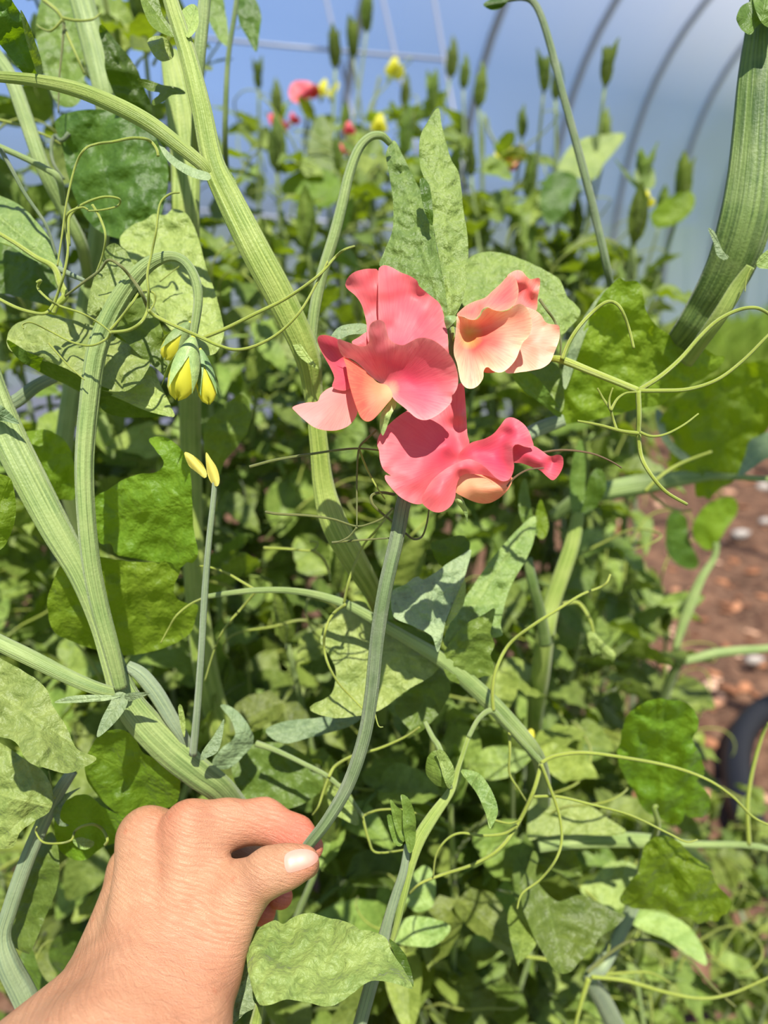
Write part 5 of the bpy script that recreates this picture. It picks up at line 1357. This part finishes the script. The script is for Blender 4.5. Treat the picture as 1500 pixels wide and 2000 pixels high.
def tendril_template(seed):
    r = random.Random(seed)
    p = [Vector((0, 0, 0))]
    a = r.uniform(-.5, .5); b = r.uniform(.1, .7)
    ka = r.uniform(-1, 1)
    for i in range(26):
        k = i / 26
        a += ka * .05 + (k ** 2) * r.choice((.35, .5)) * (1 if ka > 0 else -1) * .8
        b += -.03 + .1 * math.sin(i * .7 + seed)
        p.append(p[-1] + Vector((math.cos(a) * math.cos(b), math.sin(a) * math.cos(b), math.sin(b))) * r.uniform(.0035, .0045))
    V, Fc, U = tube_data(p, [.0010 - .0006 * i / 26 for i in range(27)], n=5)
    me = bpy.data.meshes.new('tendril')
    me.from_pydata([tuple(v) for v in V], [], Fc)
    me.polygons.foreach_set('use_smooth', [True] * len(me.polygons))
    l = me.uv_layers.new(name='UVMap')
    me.materials.append(M['tendril'])
    return me
TEND = [tendril_template(i) for i in range(6)]

def bud_template(seed):
    """shoot tip: a few narrow folded leaflets standing upright"""
    r = random.Random(seed)
    V, Fc, U = [], [], []
    for i in range(5):
        a = i * 2.4 + r.uniform(-.4, .4)
        L = r.uniform(.028, .052); W = L * .34
        V2, F2, U2 = [], [], []
        leaflet(V2, F2, U2, (0, 0, 0), 0, L, W, -.25, .9, .02, r.random(), 7, 4)
        rot = Matrix.Rotation(a, 3, 'Z') @ Matrix.Rotation(-r.uniform(1.05, 1.4), 3, 'Y')
        n0 = len(V)
        V += [rot @ v for v in V2]; Fc += [tuple(q + n0 for q in f) for f in F2]; U += U2
    me = bpy.data.meshes.new('shoot_tip')
    me.from_pydata([tuple(v) for v in V], [], Fc)
    me.polygons.foreach_set('use_smooth', [True] * len(me.polygons))
    l = me.uv_layers.new(name='UVMap')
    idx = np.empty(len(me.loops), np.int32); me.loops.foreach_get('vertex_index', idx)
    l.data.foreach_set('uv', np.array(U, np.float32)[idx].ravel())
    me.materials.append(M['leaf_row'])
    return me
TIP = [bud_template(i) for i in range(4)]

def petal_mesh(name, mat, W, H, curl, fold, seed):
    r = random.Random(seed)
    V, Fc, E, Dd, U = [], [], [], [], []
    ns, nt = 10, 12
    for i in range(ns + 1):
        s = i / ns
        for j in range(nt + 1):
            t = j / nt * 2 - 1
            w = W * .5 * math.sin(math.pi * (.08 + .80 * s) ** .9) ** .6
            x = w * t; z = H * (s * (1 - .12 * t * t))
            y = curl * H * s * s - fold * abs(x) + .05 * W * math.sin(t * 7 + seed) * s * abs(t)
            V.append((x, y, z)); E.append(min(1, min(1 - abs(t), 1 - s) * 3)); Dd.append(s); U.append((s, t * .5))
    for i in range(ns):
        for j in range(nt):
            a = i * (nt + 1) + j
            Fc.append((a, a + 1, a + nt + 2, a + nt + 1))
    me = bpy.data.meshes.new(name)
    me.from_pydata(V, [], Fc)
    me.polygons.foreach_set('use_smooth', [True] * len(me.polygons))
    l = me.uv_layers.new(name='UVMap')
    idx = np.empty(len(me.loops), np.int32); me.loops.foreach_get('vertex_index', idx)
    l.data.foreach_set('uv', np.array(U, np.float32)[idx].ravel())
    for nm, a in (('edge', E), ('dist', Dd)):
        me.attributes.new(nm, 'FLOAT', 'POINT').data.foreach_set('value', np.array(a, np.float32))
    me.materials.append(M[mat])
    return me
PET = {}
def petals(col):
    if col not in PET:
        m1, m2 = {'pink': ('petal_rose', 'petal_pink'), 'peach': ('petal_peach_pink', 'petal_cream'), 'yellow': ('petal_yellow', 'petal_yellow')}[col]
        PET[col] = (petal_mesh('standard_petal', m1, .040, .032, .25, .2, 1), petal_mesh('wing_petal', m2, .022, .026, -.5, .5, 2))
    return PET[col]
def calyx_mesh():
    V, Fc, U = tube_data([Vector((0, 0, -.012)), Vector((0, 0, -.006)), Vector((0, 0, 0)), Vector((0, 0, .008))], [.0012, .0035, .0048, .0042], n=10)
    me = bpy.data.meshes.new('flower')
    me.from_pydata([tuple(v) for v in V], [], Fc)
    me.polygons.foreach_set('use_smooth', [True] * len(me.polygons))
    me.uv_layers.new(name='UVMap')
    me.materials.append(M['sepal'])
    return me
CAL = calyx_mesh()
def put(name, me, mat4, parent, inv):
    o = bpy.data.objects.new(name, me)
    COL.objects.link(o)
    o.parent = parent
    o.matrix_parent_inverse = inv
    o.matrix_basis = mat4
    return o
def small_flower(vine, x, y, d, col, size=1.0, rot=0.0, closed=False, roll=0.0):
    p = P(x, y, d)
    m = Matrix.Translation(p) @ Matrix.Rotation(rot, 4, 'Z') @ Matrix.Rotation(roll, 4, 'Y') @ Matrix.Diagonal((size, size, size, 1))
    f = put('flower', CAL, m, vine, PINV[vine.name])
    st, wg = petals(col)
    I = Matrix.Identity(4)
    put('standard_petal', st, Matrix.Diagonal((.5, .8, 1, 1)) if closed else Matrix.Rotation(-.25, 4, 'X'), f, I)
    for sg in (-1, 1):
        put('wing_petal', wg, Matrix.Translation((sg * .004, -.004, 0)) @ Matrix.Rotation(sg * (.15 if closed else .6), 4, 'Y') @ Matrix.Rotation(.5, 4, 'X'), f, I)
    return f

SOIL = np.array([(1262, 880), (1330, 905), (1500, 890), (1600, 890), (1600, 1600), (1460, 1600), (1390, 1500), (1365, 1330), (1330, 1150), (1270, 1020)], float)
SKY = np.array([(440, -100), (440, 150), (500, 250), (560, 215), (700, 225), (860, 230), (940, 300), (1050, 320), (1130, 420), (1300, 500), (1330, 580), (1600, 640), (1600, -100)], float)
HANDP = np.array([(0, 0)])
def blocked(x, y, m=0):
    q = np.array([[x, y]], float)
    return inside(SOIL, q)[0] or inside(SKY, q)[0]

def row_vine(px, d, topy, seed, label, group, gap=.036, per_node=2, zmin=.25, ybottom=2150, leafsize=1.0, tip=True, spread=.05, keep=None, dens=1.0):
    r = random.Random(seed)
    top = P(px, topy, d)
    base = Vector((top.x + r.gauss(0, .06), top.y + r.gauss(.02, .05), -.03))
    e = empty('sweet_pea_vine', (base.x, base.y, 0), label, 'vine', group)
    ident_inverse(e)
    inv = PINV[e.name]
    ctl = [base]
    for k in (.25, .5, .75):
        ctl.append(base.lerp(top, k) + Vector((r.gauss(0, .03), r.gauss(0, .03), 0)))
    ctl.append(top)
    path = [Vector(v) for v in spline([tuple(v) for v in ctl], 10)]
    m = len(path)
    V, Fc, U = tube_data(path, [.0050 - .0034 * (i / (m - 1)) ** 1.5 for i in range(m)], n=8, flat=.6, ribs=4, rib=.1)
    mesh_obj('stem', V, Fc, M[r.choice(('stem', 'stem_fresh', 'stem_grey'))], e, uv=U)
    acc = 0
    ang = r.uniform(0, 6)
    for i in range(1, m):
        acc += (path[i] - path[i - 1]).length
        while acc > gap:
            acc -= gap
            pt = path[i]
            if pt.z < zmin: continue
            k = (pt.z - zmin) / max(top.z - zmin, .1)
            for j in range(per_node):
                if r.random() > dens: continue
                ang += 2.4 + r.gauss(0, .4)
                off = Vector((math.cos(ang), math.sin(ang), r.uniform(-.4, .5))) * r.uniform(0, spread)
                q = pt + off
                x, y, dd = to_px(q + Vector((math.cos(ang), math.sin(ang), 0)) * .05)
                if y > ybottom or y < -120 or x < -160 or x > 1660 or blocked(x, y): continue
                if dd < .43: continue
                me, pl = r.choice(LEAF)
                s = leafsize * r.uniform(.75, 1.15) * (1 - .35 * max(0, k - .75) * 4 * .5)
                mm = Matrix.Translation(q) @ Matrix.Rotation(ang, 4, 'Z') @ Matrix.Rotation(-r.gauss(.25, .45), 4, 'Y') @ Matrix.Rotation(r.gauss(0, .5), 4, 'X') @ Matrix.Diagonal((s, s, s, 1))
                put('leaf', me, mm, e, inv)
                if r.random() < .28:
                    mm = Matrix.Translation(q) @ Matrix.Rotation(ang, 4, 'Z') @ Matrix.Translation((pl * s, 0, .004)) @ Matrix.Rotation(-r.uniform(0, .9), 4, 'Y') @ Matrix.Diagonal((1.3, 1.3, 1.3, 1))
                    put('tendril', r.choice(TEND), mm, e, inv)
    if tip:
        s = r.uniform(.8, 1.2)
        put('shoot_tip', r.choice(TIP), Matrix.Translation(top - Vector((0, 0, .004))) @ Matrix.Rotation(r.uniform(0, 6), 4, 'Z') @ Matrix.Diagonal((s, s, s, 1)), e, inv)
    return e

def bloom_stalk(vine, x, y, d, x0, y0, d0, w=7):
    stem('flower_stalk', M['stem_dark'], vine, [(x, y, d, w), ((x + x0) / 2 - 6, (y + y0) / 2, (d + d0) / 2, w), (x0, y0, d0, w)], flat=1, ribs=0, n=8)

sd0 = 1000
ROW_LEFT = ((-60, .62, 300, 'at the far left edge level with the crossing tendrils'), (60, .66, 480, 'behind the crossing tendrils at the left'), (170, .60, 700, 'behind the lower part of the arched bud stalk'),
    (290, .68, 420, 'behind the crinkled leaf above the yellow buds'), (400, .62, 620, 'directly behind the drooping yellow buds'), (520, .66, 520, 'below the diagonal ribbed stem, left of the pink blooms'),
    (250, .56, 1150, 'behind the two bright scalloped leaves at the left'), (30, .58, 1350, 'behind the pale leaf at the left edge above the wrist'), (-150, .8, 700, 'peeping in at the left edge beside the bud stalk'),
    (-20, .85, 900, 'at the left edge behind the thick slanting stem'), (120, .8, 1000, 'between the thick slanting stem and the arched stalk'), (240, .85, 800, 'in the shade under the pale leaf beside the yellow buds'),
    (360, .8, 900, 'behind the pair of withered yellow buds'), (-60, .7, 1500, 'at the left edge beside the coiled leaf'), (140, .62, 1500, 'behind the coiled leaf beside the knuckles'),
    (330, .66, 1250, 'behind the lower end of the withered bud stalk'), (480, .85, 700, 'right of the drooping yellow buds under the long tendril'), (-40, .56, -140, 'in the top left corner'),
    (70, .60, -120, 'behind the pale stem at the top left'), (190, .58, -80, 'behind the dark folded leaf at the top left'), (280, .64, 60, 'behind the top of the diagonal ribbed stem'))
for i, (px, d, ty, w) in enumerate(ROW_LEFT):
    row_vine(px, d, ty, sd0 + i, 'blurred leafy vine ' + w, 'vines behind the left stems')
ROW_MID = ((600, .70, 480, 'behind the hooked stalk left of the uppermost pink petal'), (700, .66, 620, 'hidden behind the left pink bloom'), (820, .72, 520, 'behind the two upright folded leaves'), (940, .68, 650, 'behind the peach bloom'),
    (1040, .74, 560, 'right of the pale rounded leaf behind the peach bloom'), (1130, .72, 700, 'behind the big cupped leaf right of the blooms'), (1200, .85, 620, 'between the cupped leaf and the bare soil'), (660, .85, 330, 'under the two small coral blooms on the skyline'),
    (790, .9, 300, 'rising left of the folded leaf tips to the skyline'), (920, .9, 340, 'rising right of the folded leaf tips'), (1030, .95, 380, 'under the distant peach and yellow bloom'), (540, .85, 330, 'beside the hooked stalk at the left of the skyline'),
    (1120, .95, 470, 'behind the thin hooked stalk at mid height'), (1230, 1.0, 560, 'in front of the foot of the grey film'))
for i, (px, d, ty, w) in enumerate(ROW_MID):
    row_vine(px, d, ty, sd0 + 50 + i, 'blurred green vine ' + w, 'vines behind the blooms', ybottom=1700)
ROW_LOW = ((560, .52, 1250, 'left of the held stem, level with the pale lobed leaf'), (660, .56, 1150, 'behind the pale lobed leaf beside the held stem'), (760, .58, 1350, 'right of the lower half of the held stem'), (860, .56, 1200, 'behind the grey folded leaf right of the held stem'),
    (960, .62, 1150, 'below the right end of the lower pink bloom'), (1060, .62, 1250, 'behind the joint where the long tendrils branch'), (1150, .68, 1180, 'above the level stem at the right'), (1230, .74, 1150, 'left of the large bright leaf at the right'),
    (1300, .85, 1230, 'behind the large bright leaf next to the soil'), (430, .54, 1330, 'above the index knuckle of the hand'), (880, .50, 1560, 'right of the shoot beside the thumb'), (1000, .54, 1500, 'under the joint of the long tendrils'), (640, .48, 1640, 'just right of the fingertips'))
for i, (px, d, ty, w) in enumerate(ROW_LOW):
    row_vine(px, d, ty, sd0 + 100 + i, 'shaded vine ' + w, 'vines in the lower thicket')
ROW_CORNER = ((1200, .80, 1650, 'under the middle of the level stem'), (1300, .9, 1560, 'behind the hanging bright leaf'), (1390, .95, 1600, 'right of the hanging bright leaf'), (1460, 1.0, 1650, 'in front of the black shape'), (1540, .95, 1600, 'at the right edge below the black shape'),
    (1130, .70, 1800, 'under the folded heart-shaped leaf'), (1340, .78, 1850, 'under the hanging bright leaf near the bottom edge'), (1440, .8, 1880, 'near the bottom right corner'), (1040, .62, 1850, 'left of the folded heart-shaped leaf'), (1520, .75, 1900, 'in the extreme bottom right corner'), (1240, .66, 1880, 'around the forked tendrils at the bottom'))
for i, (px, d, ty, w) in enumerate(ROW_CORNER):
    row_vine(px, d, ty, sd0 + 150 + i, 'low blurred pea plant ' + w, 'low plants at the lower right', zmin=.08, leafsize=.85)
# skyline: each shoot can be told apart by what it carries
def sky_vine(px, d, ty, seed, label, **kw):
    kw.setdefault('spread', .03); kw.setdefault('per_node', 1)
    return row_vine(px, d, ty, seed, label, None, ybottom=1100, zmin=.55, **kw)
s1 = sky_vine(596, 1.15, 250, 2001, 'distant sweet pea vine topped by a coral pink bloom with yellow buds', tip=False)
bloom_stalk(s1, 602, 195, 1.13, 605, 330, 1.15)
small_flower(s1, 600, 196, 1.12, 'pink', 1.0, .4, roll=-.6)
small_flower(s1, 628, 188, 1.12, 'yellow', .75, -.5, True, .2)
small_flower(s1, 648, 190, 1.13, 'yellow', .7, -.8, True, .5)
s2 = sky_vine(735, 1.1, 235, 2002, 'distant vine with a single pale yellow bloom above the wire crossing', tip=False)
bloom_stalk(s2, 742, 150, 1.1, 722, 300, 1.1)
small_flower(s2, 762, 150, 1.09, 'yellow', .9, .3, True, .4)
s3 = sky_vine(690, 1.05, 110, 2003, 'distant slender shoot reaching up across the trellis wire')
s4 = sky_vine(880, 1.2, 150, 2004, 'distant shoot with a small pale bud beside the third trellis wire')
s5 = sky_vine(945, 1.0, 220, 2005, 'distant vine carrying a drooping peach and yellow bloom at its right', tip=False)
bloom_stalk(s5, 975, 290, .99, 950, 230, 1.0)
small_flower(s5, 975, 292, .98, 'yellow', .8, .2, True, 2.6)
small_flower(s5, 995, 300, .97, 'peach', .8, .2, False, 2.4)
s6 = sky_vine(1182, .85, 165, 2006, 'lone pale shoot with upright folded tips against the grey film', dens=.5)
s7 = sky_vine(540, 1.1, 225, 2007, 'distant vine with a faded pink bloom at the left of the skyline')
small_flower(s7, 536, 250, 1.08, 'pink', .7, .7, False, .4); small_flower(s7, 568, 240, 1.08, 'pink', .5, .7, True, .4)
s8 = sky_vine(676, 1.0, 262, 2008, 'distant vine with two small coral blooms one above the other')
small_flower(s8, 680, 262, .97, 'pink', .5, .2, True, .1); small_flower(s8, 681, 300, .97, 'pink', .6, .2, False, .1)
s9 = sky_vine(738, .98, 260, 2009, 'distant vine with a small bright yellow bud below the pale bloom', tip=False)
small_flower(s9, 740, 258, .96, 'yellow', .7, 0, True, .1)
s10 = sky_vine(1250, .8, 370, 2010, 'vine with a small yellow flower in front of the grey film', dens=.8)
small_flower(s10, 1257, 402, .79, 'yellow', .5, 0, True, .2)
s11 = sky_vine(1330, .85, 400, 2011, 'vine with a dark rounded leaf at the right end of the skyline', dens=.7)
s12 = sky_vine(1085, .9, 190, 2012, 'pale feathery shoot left of the lone upright shoot', dens=.6)
for i, (px, d, ty, w) in enumerate(((655, 1.0, 130, 'slender shoot just left of the second trellis wire'), (716, 1.05, 60, 'tallest blurred shoot tip beside the dark hoop near the trellis'), (505, 1.0, 170, 'pointed shoot at the left end of the skyline'),
        (905, 1.0, 170, 'upright shoot right of the third trellis wire'), (935, .95, 205, 'leafy shoot tip above the peach and yellow bloom'), (845, 1.05, 215, 'short shoot just above the folded leaf tips'), (1020, .95, 265, 'low shoot right of the peach and yellow bloom'),
        (1062, .9, 175, 'faint shoot left of the thin hooked stalk'), (1290, .95, 430, 'small shoot left of the dark rounded leaf'), (790, 1.1, 205, 'shoot between the pale yellow bloom and the folded leaf tips'), (1240, .75, 470, 'thin double shoot below the small yellow flower'))):
    sky_vine(px, d, ty, 2100 + i, w, dens=.7, gap=.05)
s13 = sky_vine(1180, .9, 300, 2013, 'vine with pale lit leaves between the thin stalk and the grey film', dens=.9, per_node=2)
leaf(s13, 'leaf_pale', [(1090, 330), (1110, 290), (1140, 270), (1180, 262), (1220, 262), (1205, 290), (1180, 320), (1160, 350), (1120, 345)], .88, base=(1110, 340), tip=(1218, 263), tilt=(0, 18), pucker=1)
leaf(s13, 'leaf_dark', [(1080, 335), (1110, 335), (1130, 350), (1125, 380), (1100, 420), (1070, 440), (1055, 400), (1060, 360)], .87, base=(1120, 345), tip=(1065, 430), pucker=1)
leaf(s11, 'leaf_bright', [(1270, 420), (1300, 390), (1340, 372), (1357, 385), (1352, 410), (1325, 435), (1285, 445)], .84, base=(1272, 430), tip=(1350, 378), tilt=(0, -12), pucker=1)
leaf(s10, 'leaf_green', [(1238, 345), (1250, 320), (1264, 306), (1276, 330), (1280, 360), (1262, 370)], .79, base=(1255, 368), tip=(1264, 307), tilt=(0, 6), pucker=.6)
leaf(s10, 'leaf_dark', [(1200, 310), (1215, 325), (1238, 350), (1245, 370), (1222, 345)], .79, base=(1245, 370), tip=(1200, 310), pucker=.3)
leaf(s8, 'leaf_bright', [(548, 365), (575, 338), (620, 328), (660, 345), (665, 380), (640, 405), (600, 400), (565, 388)], .85, base=(660, 390), tip=(550, 362), tilt=(0, 10), pucker=1)
leaf(s1, 'leaf_green', [(600, 300), (612, 240), (630, 225), (650, 260), (655, 310), (640, 340), (615, 335)], .95, base=(635, 340), tip=(628, 226), tilt=(4, 4), pucker=1)
